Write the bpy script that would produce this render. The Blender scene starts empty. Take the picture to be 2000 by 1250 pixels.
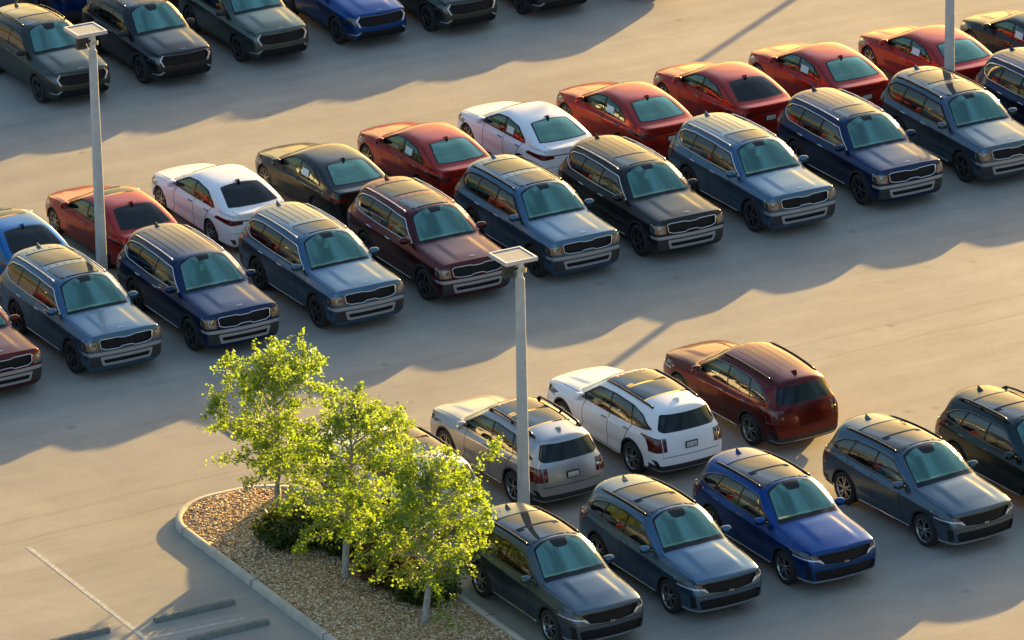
import bpy, bmesh, math, random
import numpy as np
from mathutils import Vector, Matrix
from mathutils.bvhtree import BVHTree
R = math.radians
SC = bpy.context.scene
COL = SC.collection
rnd = random.Random(7)

# ------------------------------------------------------------------ camera
cam_d = bpy.data.cameras.new('camera')
cam = bpy.data.objects.new('camera', cam_d); COL.objects.link(cam)
cam_d.sensor_width = 36.0; cam_d.lens = 213.96; cam_d.clip_start = 1; cam_d.clip_end = 6000
cam.location = (0, -130.0, 50.604)
cam.rotation_mode = 'XYZ'
PITCH, ROLL = R(21.0891), R(-0.957)
cam.matrix_world = Matrix.Translation(cam.location) @ Matrix.Rotation(math.pi/2-PITCH, 4, 'X') @ Matrix.Rotation(ROLL, 4, 'Z')
SC.camera = cam
# ------------------------------------------------------------------ world + sun
SUN_AZ, SUN_EL = R(62.0), R(9.8)      # azimuth from +X towards +Y
w = bpy.data.worlds.new('World'); SC.world = w; w.use_nodes = True
wn = w.node_tree.nodes; wl = w.node_tree.links
bg = wn['Background']
sky = wn.new('ShaderNodeTexSky'); sky.sky_type = 'NISHITA'; sky.sun_disc = False
sky.sun_elevation = SUN_EL; sky.sun_rotation = math.pi/2-SUN_AZ
sky.air_density = 1.0; sky.dust_density = 2.2; sky.ozone_density = 1.0; sky.altitude = 0
wtc = wn.new('ShaderNodeTexCoord'); wmp = wn.new('ShaderNodeMapping'); wmp.inputs['Scale'].default_value = (1.5, 1.5, 2.0)
wnz = wn.new('ShaderNodeTexNoise'); wnz.inputs['Scale'].default_value = 1.7; wnz.inputs['Detail'].default_value = 2.5; wnz.inputs['Distortion'].default_value = .3
wmr = wn.new('ShaderNodeMapRange'); wmr.inputs[1].default_value = .42; wmr.inputs[2].default_value = .68; wmr.inputs[3].default_value = .72; wmr.inputs[4].default_value = 1.65
wmx = wn.new('ShaderNodeVectorMath'); wmx.operation = 'SCALE'
wl.new(wtc.outputs['Generated'], wmp.inputs['Vector']); wl.new(wmp.outputs[0], wnz.inputs['Vector']); wl.new(wnz.outputs[0], wmr.inputs[0])
wl.new(sky.outputs[0], wmx.inputs[0]); wl.new(wmr.outputs[0], wmx.inputs['Scale'])
# warm haze low in the sky on the sun's side, clear blue above and away from it
def wramp(stops):
    r_ = wn.new('ShaderNodeValToRGB'); e_ = r_.color_ramp.elements
    e_[0].position, e_[0].color = stops[0][0], (*stops[0][1], 1); e_[1].position, e_[1].color = stops[-1][0], (*stops[-1][1], 1)
    for p_, c_ in stops[1:-1]:
        q_ = e_.new(p_); q_.color = (*c_, 1)
    return r_
wsx = wn.new('ShaderNodeSeparateXYZ'); wl.new(wtc.outputs['Generated'], wsx.inputs[0])
r_sun = wramp([(0, (1, .74, .42)), (.36, (1, .78, .46)), (.44, (.46, .55, .63)), (.62, (.58, .66, .72)), (1, (.72, .82, .86))])
r_far = wramp([(0, (.50, .36, .20)), (.05, (.60, .45, .25)), (.11, (.28, .36, .46)), (.5, (.54, .62, .69)), (1, (.72, .82, .86))])
wdt = wn.new('ShaderNodeVectorMath'); wdt.operation = 'DOT_PRODUCT'; wdt.inputs[1].default_value = (math.cos(SUN_AZ), math.sin(SUN_AZ), 0)
wl.new(wtc.outputs['Generated'], wdt.inputs[0])
waz = wn.new('ShaderNodeMapRange'); waz.interpolation_type = 'SMOOTHSTEP'; waz.inputs[1].default_value = .1; waz.inputs[2].default_value = .75
wl.new(wdt.outputs['Value'], waz.inputs[0])
wmm = wn.new('ShaderNodeMix'); wmm.data_type = 'RGBA'
wl.new(waz.outputs[0], wmm.inputs[0])
for r_, k_ in ((r_far, 6), (r_sun, 7)): wl.new(wsx.outputs[2], r_.inputs[0]); wl.new(r_.outputs[0], wmm.inputs[k_])
wm2 = wn.new('ShaderNodeVectorMath'); wm2.operation = 'MULTIPLY'
wl.new(wmx.outputs[0], wm2.inputs[0]); wl.new(wmm.outputs[2], wm2.inputs[1])
wl.new(wm2.outputs[0], bg.inputs['Color']); bg.inputs['Strength'].default_value = 0.15
sd = bpy.data.lights.new('sun', 'SUN'); sd.energy = 5.0; sd.angle = R(0.55); sd.color = (1.0, 0.66, 0.235)
sun = bpy.data.objects.new('sun', sd); COL.objects.link(sun)
sv = Vector((math.cos(SUN_EL)*math.cos(SUN_AZ), math.cos(SUN_EL)*math.sin(SUN_AZ), math.sin(SUN_EL)))
sun.rotation_mode = 'QUATERNION'; sun.rotation_quaternion = sv.to_track_quat('Z', 'Y')
sun.location = (20, 40, 30)
SC.view_settings.view_transform = 'Standard'; SC.view_settings.look = 'None'
SC.view_settings.exposure = 1.67; SC.view_settings.gamma = 1

# ------------------------------------------------------------------ frame of the parking grid
HA = R(-60.9)
OX, OY = -7.28, 1.52
Hv = Vector((math.cos(HA), math.sin(HA), 0)); Lv = Vector((-math.sin(HA), math.cos(HA), 0))
def G(h, l, z=0.0):
    return Vector((OX, OY, z)) + Hv*h + Lv*l

# ------------------------------------------------------------------ helpers
def link(o, parent=None):
    COL.objects.link(o)
    if parent: o.parent = parent
    return o
def tag(o, label=None, cat=None, group=None, kind=None):
    if label: o['label'] = label
    if cat: o['category'] = cat
    if group: o['group'] = group
    if kind: o['kind'] = kind
    return o
def empty(name, loc, rz=0):
    o = bpy.data.objects.new(name, None); COL.objects.link(o)
    o.location = loc; o.rotation_euler = (0, 0, rz); o.empty_display_size = .3
    return o
class MB:
    def __init__(s): s.v = []; s.f = []; s.m = []; s.sm = []
    def add(s, vs, fs, mi=0, smooth=False):
        b = len(s.v); s.v += [tuple(x) for x in vs]
        for f in fs: s.f.append(tuple(b+i for i in f)); s.m.append(mi); s.sm.append(smooth)
    def box(s, c, d, mi=0, rot=None, taper=None):
        vs = []
        for z in (-.5, .5):
            t = 1 if (taper is None or z < 0) else taper
            for x, y in ((-.5, -.5), (.5, -.5), (.5, .5), (-.5, .5)):
                p = Vector((x*d[0]*t, y*d[1]*t, z*d[2]))
                if rot: p = rot @ p
                vs.append(p+Vector(c))
        s.add(vs, [(0, 3, 2, 1), (4, 5, 6, 7), (0, 1, 5, 4), (1, 2, 6, 5), (2, 3, 7, 6), (3, 0, 4, 7)], mi)
    def tube(s, pts, r, n=6, closed=False, mi=0, caps=True, flat=None, smooth=True):
        pts = [Vector(p) for p in pts]; N = len(pts); vs = []
        up = Vector((0, 0, 1))
        for i, p in enumerate(pts):
            a = pts[(i-1) % N] if (closed or i) else p
            b = pts[(i+1) % N] if (closed or i < N-1) else p
            t = (b-a).normalized() if (b-a).length > 1e-9 else Vector((1, 0, 0))
            u = t.cross(up)
            if u.length < .05: u = t.cross(Vector((1, 0, 0)))
            u.normalize(); w_ = t.cross(u)
            rr = r[i] if hasattr(r, '__len__') else r
            for k in range(n):
                an = 2*math.pi*(k+.5)/n
                vs.append(p+u*math.cos(an)*rr+w_*math.sin(an)*rr*(flat or 1))
        fs = []
        for i in range(N if closed else N-1):
            j = (i+1) % N
            for k in range(n):
                l = (k+1) % n
                fs.append((i*n+k, i*n+l, j*n+l, j*n+k))
        if caps and not closed:
            fs.append(tuple(range(n))[::-1]); fs.append(tuple((N-1)*n+k for k in range(n)))
        s.add(vs, fs, mi, smooth)
    def lathe_y(s, prof, n=28, c=(0, 0, 0), mi=0, smooth=True):
        vs = []
        for (y, r) in prof:
            for k in range(n):
                a = 2*math.pi*k/n
                vs.append((c[0]+r*math.cos(a), c[1]+y, c[2]+r*math.sin(a)))
        fs = []
        for i in range(len(prof)-1):
            for k in range(n):
                l = (k+1) % n
                fs.append((i*n+k, (i+1)*n+k, (i+1)*n+l, i*n+l))
        s.add(vs, fs, mi, smooth)
    def mesh(s, name):
        me = bpy.data.meshes.new(name); me.from_pydata(s.v, [], s.f); me.update()
        me.polygons.foreach_set('material_index', s.m); me.polygons.foreach_set('use_smooth', s.sm)
        return me
    def build(s, name, mats, parent=None, bevel=0):
        me = s.mesh(name)
        for m in (mats if isinstance(mats, (list, tuple)) else [mats]): me.materials.append(m)
        if bevel:
            bm = bmesh.new(); bm.from_mesh(me)
            bmesh.ops.bevel(bm, geom=[e for e in bm.edges if e.calc_face_angle(0) > .5], offset=bevel, segments=2, profile=.6, affect='EDGES')
            bm.to_mesh(me); bm.free()
        o = bpy.data.objects.new(name, me); return link(o, parent)

# ------------------------------------------------------------------ materials
def mat(name, col=(.5, .5, .5), rough=.5, metal=0, coat=0, coat_r=.03, spec=.5, bump=None, var=None):
    m = bpy.data.materials.new(name); m.use_nodes = True
    nt = m.node_tree; b = nt.nodes['Principled BSDF']
    b.inputs['Base Color'].default_value = (*col, 1); b.inputs['Roughness'].default_value = rough
    b.inputs['Metallic'].default_value = metal; b.inputs['Coat Weight'].default_value = coat
    b.inputs['Coat Roughness'].default_value = coat_r; b.inputs['Specular IOR Level'].default_value = spec
    if var:
        tc = nt.nodes.new('ShaderNodeTexCoord'); nz = nt.nodes.new('ShaderNodeTexNoise')
        nz.inputs['Scale'].default_value = var[0]; nz.inputs['Detail'].default_value = 5
        nt.links.new(tc.outputs['Object'], nz.inputs['Vector'])
        mx = nt.nodes.new('ShaderNodeMix'); mx.data_type = 'RGBA'
        mx.inputs[6].default_value = (*[c*(1-var[1]) for c in col], 1)
        mx.inputs[7].default_value = (*[min(1, c*(1+var[1])) for c in col], 1)
        rp = nt.nodes.new('ShaderNodeMapRange'); rp.inputs[1].default_value = .3; rp.inputs[2].default_value = .7
        nt.links.new(nz.outputs[0], rp.inputs[0]); nt.links.new(rp.outputs[0], mx.inputs[0])
        nt.links.new(mx.outputs[2], b.inputs['Base Color'])
        if bump:
            bp = nt.nodes.new('ShaderNodeBump'); bp.inputs['Strength'].default_value = bump; bp.inputs['Distance'].default_value = .02
            nt.links.new(nz.outputs[0], bp.inputs['Height']); nt.links.new(bp.outputs[0], b.inputs['Normal'])
    return m
def paint(name, col, metal=.85, rough=.28, dust=.012):
    """car paint: metallic base under a clear coat, with a thin film of dust on the upward faces"""
    m = mat(name, col, rough, metal, coat=.42, coat_r=.03, spec=.12)
    nt = m.node_tree; b = nt.nodes['Principled BSDF']; N = nt.nodes; Lk = nt.links
    tc = N.new('ShaderNodeTexCoord'); nz = N.new('ShaderNodeTexNoise'); nz.inputs['Scale'].default_value = 2.2; nz.inputs['Detail'].default_value = 6
    Lk.new(tc.outputs['Object'], nz.inputs['Vector'])
    mr = N.new('ShaderNodeMapRange'); mr.inputs[1].default_value = .35; mr.inputs[2].default_value = .75; mr.inputs[3].default_value = dust*.3; mr.inputs[4].default_value = dust*1.6
    Lk.new(nz.outputs[0], mr.inputs[0])
    mx = N.new('ShaderNodeMix'); mx.data_type = 'RGBA'; mx.inputs[6].default_value = (*col, 1); mx.inputs[7].default_value = (.42, .37, .30, 1)
    Lk.new(mr.outputs[0], mx.inputs[0]); Lk.new(mx.outputs[2], b.inputs['Base Color'])
    cr = N.new('ShaderNodeMapRange'); cr.inputs[1].default_value = .3; cr.inputs[2].default_value = .7; cr.inputs[3].default_value = .03; cr.inputs[4].default_value = .12
    Lk.new(nz.outputs[0], cr.inputs[0]); Lk.new(cr.outputs[0], b.inputs['Coat Roughness'])
    return m
def glass(name, tint, gl, glcol=(1, 1, 1), rough=.02):
    m = bpy.data.materials.new(name); m.use_nodes = True; nt = m.node_tree; N = nt.nodes; Lk = nt.links
    for n in list(N): N.remove(n)
    out = N.new('ShaderNodeOutputMaterial'); mx = N.new('ShaderNodeMixShader')
    tr = N.new('ShaderNodeBsdfTransparent'); tr.inputs[0].default_value = (*tint, 1)
    g = N.new('ShaderNodeBsdfGlossy'); g.inputs['Color'].default_value = (*glcol, 1); g.inputs['Roughness'].default_value = rough
    fr = N.new('ShaderNodeFresnel'); fr.inputs['IOR'].default_value = 1.55
    mr = N.new('ShaderNodeMapRange'); mr.inputs[1].default_value = 0; mr.inputs[2].default_value = 1; mr.inputs[3].default_value = gl; mr.inputs[4].default_value = 1
    Lk.new(fr.outputs[0], mr.inputs[0]); Lk.new(mr.outputs[0], mx.inputs[0])
    Lk.new(tr.outputs[0], mx.inputs[1]); Lk.new(g.outputs[0], mx.inputs[2]); Lk.new(mx.outputs[0], out.inputs[0])
    return m
PAINT = {
 'steel': paint('paint_steel_blue', (.072, .145, .225)),
 'greyblue': paint('paint_grey_blue', (.085, .128, .170)),
 'navy': paint('paint_navy', (.009, .026, .085)),
 'maroon': paint('paint_maroon', (.095, .012, .015)),
 'black': paint('paint_black', (.018, .020, .021), .6, .3),
 'red': paint('paint_red', (.35, .018, .012), .60),
 'white': paint('paint_white', (.82, .82, .83), 0, .4, .02),
 'graphite': paint('paint_graphite', (.035, .040, .042)),
 'blue': paint('paint_blue', (.006, .13, .34), .75),
 'deepblue': paint('paint_deep_blue', (.002, .052, .22), .8),
 'olive': paint('paint_olive', (.045, .062, .052)),
 'sage': paint('paint_sage', (.075, .105, .088)),
 'charcoal': paint('paint_charcoal', (.028, .032, .038)),
 'silver': paint('paint_silver', (.42, .42, .43), .8, .32),
 'copper': paint('paint_copper_red', (.105, .010, .009), .75),
 'darkteal': paint('paint_dark_teal', (.024, .042, .042)),
}
BLACK = mat('gloss_black', (.010, .010, .011), .2, 0, 0, spec=.3)
PLAST = mat('black_plastic', (.022, .022, .023), .6)
SEAM = mat('seam_dark', (.006, .006, .006), .7)
CHROME = mat('satin_chrome', (.62, .63, .65), .16, 1)
DCHROME = mat('dark_chrome', (.20, .20, .21), .2, 1)
SKID = mat('skid_silver', (.42, .42, .43), .4, .6)
TYRE = mat('tyre_rubber', (.018, .018, .018), .85)
RIMD = mat('rim_dark', (.035, .035, .038), .35, .6)
RIMS = mat('rim_machined', (.42, .41, .39), .28, .9)
INT = mat('interior_dark', (.035, .037, .038), .8)
SEAT = mat('seat_dark', (.045, .045, .045), .75)
DASH = mat('dashboard', (.42, .42, .36), .8)
ROOFG = mat('roof_glass', (.006, .007, .008), .04, 0, 0, .02, .7)
LENSD = mat('headlight_dark', (.06, .062, .07), .1, .5, 1)
LENS = mat('headlight_lens', (.20, .21, .22), .1, .75, 1)
AMBER = mat('amber_marker', (.30, .12, .03), .2, .1, 1)
DRL = mat('daylight_strip', (.62, .63, .64), .25, .2, 1)
TAILL = mat('tail_light_red', (.09, .004, .004), .12, 0, 1)
PLATE = mat('plate', (.52, .52, .5), .5)
GRILLE = mat('grille_mesh', (.010, .010, .011), .6, spec=.2)
STICK = mat('window_sticker', (.62, .70, .72), .7)
W_TEAL = glass('windshield_glass', (.70, .95, .66), .20, (.52, 1.0, .86))
W_SIDE = glass('side_glass', (.60, .64, .50), .09, (1, .98, .92))
W_FRONT = glass('front_side_glass', (.72, .80, .66), .09, (1, 1, .97))
W_DARK = glass('privacy_glass', (.05, .055, .055), .07, (.9, .95, 1))
W_CLEAR = glass('clear_side_glass', (.62, .80, .70), .12, (.8, 1, .95))
W_REARG = glass('green_rear_glass', (.38, .62, .52), .24, (.55, 1, .82))
W_REARD = glass('dark_rear_glass', (.04, .045, .045), .03, (.45, .48, .5))

# ------------------------------------------------------------------ car body: cage, subdivision, cuts
def inpoly(x, y, P):
    c = False; j = len(P)-1
    for i in range(len(P)):
        xi, yi = P[i]; xj, yj = P[j]
        if (yi > y) != (yj > y) and x < (xj-xi)*(y-yi)/(yj-yi)+xi: c = not c
        j = i
    return c
def round_poly(P, r, n=3):
    out = []; N = len(P)
    for i in range(N):
        a, b, c = Vector(P[i-1]), Vector(P[i]), Vector(P[(i+1) % N])
        d1, d2 = (a-b), (c-b); rr = min(r, d1.length*.45, d2.length*.45)
        p, q = b+d1.normalized()*rr, b+d2.normalized()*rr
        for k in range(n+1):
            t = k/n; out.append(tuple(p*(1-t)**2+b*2*t*(1-t)+q*t*t))
    return out
def circle(cx, cz, r, n=30):
    return [(cx+r*math.cos(2*math.pi*k/n), cz+r*math.sin(2*math.pi*k/n)) for k in range(n)]

class Body:
    def __init__(s, st, dims, fb, rb, bump=None, glz=(1.1, 1.62)):
        """st: stations front to rear; fb, rb: forward bulge of front and rear fascia for each side rail"""
        L, W, H, zb = dims
        bm = bmesh.new(); V = {}
        def vert(key, p):
            if key not in V: V[key] = bm.verts.new(p)
            return V[key]
        NS = len(st)
        def side(i, j, sg):
            d = st[i]; return vert(('s', i, j, sg), (d['x'][j], sg*d['y'][j], d['z'][j]))
        def top(i, k, sg):
            if k == 0: return side(i, 5, sg)
            d = st[i]; y = d['ty'][k-1]
            if k == 4: return vert(('t', i, 4), (d['tx'][3], 0, d['tz'][3]))
            return vert(('t', i, k, sg), (d['tx'][k-1], sg*y, d['tz'][k-1]))
        def fas(i, j, k, sg, bl):
            if j == 5: return top(i, k, sg)
            if k == 0: return side(i, j, sg)
            d = st[i]; fr = [1, .86, .70, .38, 0][k]
            p = (d['x'][j]+bl[j]*(1-fr**2.2), sg*d['y'][j]*fr, d['z'][j])
            return vert(('f', i, j, 4) if k == 4 else ('f', i, j, k, sg), p)
        cr = {}
        for sg in (1, -1):
            for i in range(NS-1):
                for j in range(5):
                    q = [side(i, j, sg), side(i+1, j, sg), side(i+1, j+1, sg), side(i, j+1, sg)]
                    bm.faces.new(q if sg < 0 else q[::-1])
                for k in range(4):
                    q = [top(i, k, sg), top(i+1, k, sg), top(i+1, k+1, sg), top(i, k+1, sg)]
                    bm.faces.new(q if sg < 0 else q[::-1])
            for i, bl in ((0, fb), (NS-1, rb)):
                for j in range(5):
                    for k in range(4):
                        q = [fas(i, j, k, sg, bl), fas(i, j+1, k, sg, bl), fas(i, j+1, k+1, sg, bl), fas(i, j, k+1, sg, bl)]
                        if i: q = q[::-1]
                        bm.faces.new(q if sg < 0 else q[::-1])
            # creases
            for i in range(NS):
                d = st[i]
                for k in range(4):
                    c = d.get('ck', 0)
                    if c: cr[frozenset((top(i, k, sg), top(i, k+1, sg)))] = c
                if i < NS-1:
                    for (fn, idx, c) in ((side, 5, d.get('cb', .35)), (side, 4, .55), (side, 1, .5)):
                        cr[frozenset((fn(i, idx, sg), fn(i+1, idx, sg)))] = c
                    for k, c in ((1, d.get('c1', .25)), (2, d.get('c2', .1))):
                        cr[frozenset((top(i, k, sg), top(i+1, k, sg)))] = c
        bmesh.ops.recalc_face_normals(bm, faces=bm.faces[:])
        tf = max(bm.faces, key=lambda f: f.calc_center_median().z)
        if tf.normal.z < 0: bmesh.ops.reverse_faces(bm, faces=bm.faces[:])
        bm.normal_update()
        cl = bm.edges.layers.float.new('crease_edge')
        for e in bm.edges:
            c = cr.get(frozenset(e.verts));
            if c: e[cl] = c
        me = bpy.data.meshes.new('cage'); bm.to_mesh(me); bm.free()
        o = bpy.data.objects.new('cage', me); COL.objects.link(o)
        md = o.modifiers.new('s', 'SUBSURF'); md.levels = 3; md.render_levels = 3
        dg = bpy.context.evaluated_depsgraph_get(); ev = o.evaluated_get(dg); m2 = ev.to_mesh()
        s.bm = bmesh.new(); s.bm.from_mesh(m2); ev.to_mesh_clear()
        bpy.data.objects.remove(o); bpy.data.meshes.remove(me)
        bm = s.bm
        xs = [v.co.x for v in bm.verts]; ys = [v.co.y for v in bm.verts]; zs = [v.co.z for v in bm.verts]
        x0, x1, y1, z0, z1 = min(xs), max(xs), max(ys), min(zs), max(zs)
        for v in bm.verts:
            v.co.x = (v.co.x-x0)/(x1-x0)*L-L/2; v.co.y *= W/2/y1; v.co.z = zb+(v.co.z-z0)/(z1-z0)*(H-zb)
            if bump:
                v.co = Vector(bump(v.co.x, v.co.y, v.co.z))
            zg0, zg1 = glz     # convex side glass
            if abs(v.co.y) > .55 and zg0 < v.co.z < zg1 and v.co.x < 1.0:
                v.co.y += math.copysign(.034*math.sin(math.pi*(v.co.z-zg0)/(zg1-zg0)), v.co.y)*min(1, max(0, (v.co.x+2.1)/.3))
        for f in bm.faces: f.smooth = True
        bm.normal_update()
        s.bvh = BVHTree.FromBMesh(bm)
        s.tags = ['paint']; s.tl = bm.faces.layers.int.new('tagid')
    def cut(s, proj, poly, tagname, sg=0, nmin=.12, lim=None, mirror=False):
        if mirror:
            s.cut(proj, poly, tagname+'#R', sg, nmin, lim); s.cut(proj, [(-a, b) if proj in ('front', 'rear') else (a, -b) for a, b in poly], tagname+'#L', sg, nmin, lim); return
        if proj == 'side' and sg == 0:
            s.cut(proj, poly, tagname+'#R', -1, nmin, lim); s.cut(proj, poly, tagname+'#L', 1, nmin, lim); return
        bm = s.bm
        if proj == 'side': ax = Vector((0, sg, 0)); A, B = 0, 2
        elif proj == 'front': ax = Vector((1, 0, 0)); A, B = 1, 2
        elif proj == 'rear': ax = Vector((-1, 0, 0)); A, B = 1, 2
        else: ax = Vector((0, 0, 1)); A, B = 0, 1
        pa = [p[0] for p in poly]; pb = [p[1] for p in poly]
        a0, a1, b0, b1 = min(pa)-.001, max(pa)+.001, min(pb)-.001, max(pb)+.001
        def ok(f):
            if f.normal.dot(ax) < nmin: return False
            c = f.calc_center_median()
            if lim and not lim(c): return False
            return True
        cand = []
        for f in bm.faces:
            va = [v.co[A] for v in f.verts]
            if max(va) < a0 or min(va) > a1: continue
            vb = [v.co[B] for v in f.verts]
            if max(vb) < b0 or min(vb) > b1: continue
            if ok(f): cand.append(f)
        cand = set(cand)
        n = len(poly)
        for i in range(n):
            p, q = poly[i], poly[(i+1) % n]
            sa0, sa1 = min(p[0], q[0])-.002, max(p[0], q[0])+.002
            sb0, sb1 = min(p[1], q[1])-.002, max(p[1], q[1])+.002
            loc = []
            for f in cand:
                va = [v.co[A] for v in f.verts]
                if max(va) < sa0 or min(va) > sa1: continue
                vb = [v.co[B] for v in f.verts]
                if max(vb) < sb0 or min(vb) > sb1: continue
                loc.append(f)
            if not loc: continue
            d = (q[0]-p[0], q[1]-p[1]); ln = math.hypot(*d)
            if ln < 1e-6: continue
            no = Vector((0, 0, 0)); no[A] = -d[1]/ln; no[B] = d[0]/ln
            co = Vector((0, 0, 0)); co[A] = p[0]; co[B] = p[1]
            ge = set(loc)
            for f in loc: ge.update(f.edges); ge.update(f.verts)
            r = bmesh.ops.bisect_plane(bm, geom=list(ge), dist=1e-4, plane_co=co, plane_no=no)
            cand = {f for f in cand if f.is_valid}
            for g in r['geom']:
                if isinstance(g, bmesh.types.BMFace) and g.is_valid: cand.add(g)
        if tagname not in s.tags: s.tags.append(tagname)
        ti = s.tags.index(tagname)
        for f in cand:
            c = f.calc_center_median()
            if inpoly(c[A], c[B], poly): f[s.tl] = ti
    def delete(s, names):
        ids = {i for i, t in enumerate(s.tags) if t.split('#')[0] in names}
        bmesh.ops.delete(s.bm, geom=[f for f in s.bm.faces if f[s.tl] in ids], context='FACES')
    def snap(s, proj, a, b, sg=1, off=.006):
        if proj == 'side': o, d = Vector((a, sg*3, b)), Vector((0, -sg, 0))
        elif proj == 'front': o, d = Vector((4, a, b)), Vector((-1, 0, 0))
        elif proj == 'rear': o, d = Vector((-4, a, b)), Vector((1, 0, 0))
        else: o, d = Vector((a, b, 4)), Vector((0, 0, -1))
        h, nrm, _, _ = s.bvh.ray_cast(o, d)
        if h is None: return None, None
        if nrm.dot(d) > 0: nrm = -nrm
        return h+nrm*off, nrm
    def line(s, proj, poly, r, sg=1, closed=True, off=.004, step=.06):
        pts = []
        n = len(poly)
        for i in range(n if closed else n-1):
            p, q = poly[i], poly[(i+1) % n]; k = max(1, int(math.hypot(q[0]-p[0], q[1]-p[1])/step))
            for t in range(k): pts.append((p[0]+(q[0]-p[0])*t/k, p[1]+(q[1]-p[1])*t/k))
        if not closed: pts.append(poly[-1])
        out = [s.snap(proj, a, b, sg, off)[0] for a, b in pts]
        return [p for p in out if p is not None]
    def part_mesh(s, name, tagset, mats, matidx=None, offset=0, wall=False):
        """mesh made of the faces carrying one of the tags; matidx maps tag -> slot"""
        ids = {i: (matidx or {}).get(t.split('#')[0], 0) for i, t in enumerate(s.tags) if t in tagset or t.split('#')[0] in tagset}
        fs = [f for f in s.bm.faces if f[s.tl] in ids]
        if not fs: return None
        nb = bmesh.new(); vm = {}
        for f in fs:
            for v in f.verts:
                if v not in vm: vm[v] = nb.verts.new(v.co+v.normal*offset)
        for f in fs:
            try: nf = nb.faces.new([vm[v] for v in f.verts])
            except ValueError: continue
            nf.smooth = True; nf.material_index = ids[f[s.tl]]
        if wall:
            fset = set(fs); low = {}
            for f in fs:
                for e in f.edges:
                    if sum(1 for g in e.link_faces if g in fset) == 1:
                        a, b = e.verts
                        for v in (a, b):
                            if v not in low: low[v] = nb.verts.new(v.co+v.normal*(0 if offset else -.004))
                        try: nb.faces.new([vm[a], vm[b], low[b], low[a]]).material_index = 0
                        except ValueError: pass
        me = bpy.data.meshes.new(name); nb.to_mesh(me); nb.free()
        for m in mats: me.materials.append(m)
        return me

def islands(me, minarea=.0012):
    # one mesh per connected piece
    bm = bmesh.new(); bm.from_mesh(me); bm.faces.ensure_lookup_table()
    seen = set(); groups = []
    for f in bm.faces:
        if f.index in seen: continue
        st_ = [f]; seen.add(f.index); g_ = []
        while st_:
            q = st_.pop(); g_.append(q)
            for v in q.verts:
                for h in v.link_faces:
                    if h.index not in seen: seen.add(h.index); st_.append(h)
        groups.append(g_)
    out = []
    for g_ in groups:
        if sum(q.calc_area() for q in g_) < minarea: continue
        vi = {}; vs = []; fs = []
        for q in g_:
            for v in q.verts:
                if v.index not in vi: vi[v.index] = len(vs); vs.append(tuple(v.co))
            fs.append([vi[v.index] for v in q.verts])
        m2 = bpy.data.meshes.new(me.name); m2.from_pydata(vs, [], fs); m2.update()
        m2.polygons.foreach_set('use_smooth', [q.smooth for q in g_])
        for mt in me.materials: m2.materials.append(mt)
        out.append(m2)
    bm.free(); return out
def stn(x, y, z, tx, ty, tz, **k):
    if not hasattr(x, '__len__'): x = [x]*6
    if len(x) == 2: a, b = x; x = [a, a, a+(b-a)*.15, a+(b-a)*.4, a+(b-a)*.8, b]
    if not hasattr(tx, '__len__'): tx = [tx]*4
    return dict(x=x, y=y, z=z, tx=tx, ty=ty, tz=tz, **k)
def prof(W, wy, zb, zs=.22, tuck=.915):
    """side profile: half width W, station width factor, belt height"""
    y = [W*wy*.86, W*wy*.955, W*wy*.99, W*wy*1.0, W*wy*.985, W*wy*tuck]
    z = [zs, zs+.07, zs+(zb-zs)*.40, zs+(zb-zs)*.66, zs+(zb-zs)*.87, zb]
    return y, z

def wheel_meshes(kind, r, w_):
    t = MB()
    t.lathe_y([(-w_/2, r*.62), (-w_/2, r*.90), (-w_/2+.02, r*.975), (-w_/2+.05, r), (w_/2-.05, r), (w_/2-.02, r*.975), (w_/2, r*.90), (w_/2-.008, r*.72), (w_/2-.012, r*.70)], 36)
    tm = t.mesh('wheel'); tm.materials.append(TYRE)
    m = MB(); ro = r*.71; yo = w_/2-.012
    m.lathe_y([(yo, ro), (yo+.004, ro*.97), (yo-.004, ro*.93), (yo-.05, ro*.90), (yo-.09, ro*.88)], 36, mi=1 if kind in ('sedan', 'machined') else 0)
    m.lathe_y([(yo-.085, ro*.93), (yo-.085, .001)], 24, mi=0, smooth=False)
    m.lathe_y([(yo-.01, .001), (yo-.01, ro*.17), (yo-.05, ro*.24)], 16, mi=1 if kind != 'dark' else 0)
    n = {'dark': 5, 'machined': 5, 'sedan': 8}[kind]
    for k in range(n):
        a = 2*math.pi*k/n+.3
        offs = (-.13, .13) if kind != 'sedan' else (0,)
        for o in offs:
            wd = ro*(.13 if kind != 'sedan' else .15)
            a0, a1 = a+o*.6, a+o*1.7
            p0 = Vector((math.cos(a0)*ro*.15, yo-.018, math.sin(a0)*ro*.15)); p1 = Vector((math.cos(a1)*ro*.95, yo-.008, math.sin(a1)*ro*.95))
            d = (p1-p0).normalized(); sd_ = Vector((d.z, 0, -d.x))
            b = Vector((0, -.035, 0))
            vs = [p0-sd_*wd*.6, p0+sd_*wd*.6, p1+sd_*wd*.45, p1-sd_*wd*.45]
            vs = vs+[v+b for v in vs]
            m.add(vs, [(0, 1, 2, 3), (0, 4, 5, 1), (1, 5, 6, 2), (2, 6, 7, 3), (3, 7, 4, 0)], 0)
            if kind != 'dark' or o > 0:
                e = Vector((0, .002, 0)); q = .33 if kind == 'dark' else 1
                m.add([p0+sd_*wd*.5*(1-2*q)+e, p0+sd_*wd*.5+e, p1+sd_*wd*.38+e, p1+sd_*wd*.38*(1-2*q)+e], [(0, 1, 2, 3)], 1)
    rm = m.mesh('rim'); rm.materials.append(RIMD); rm.materials.append(RIMS)
    return tm, rm

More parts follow.
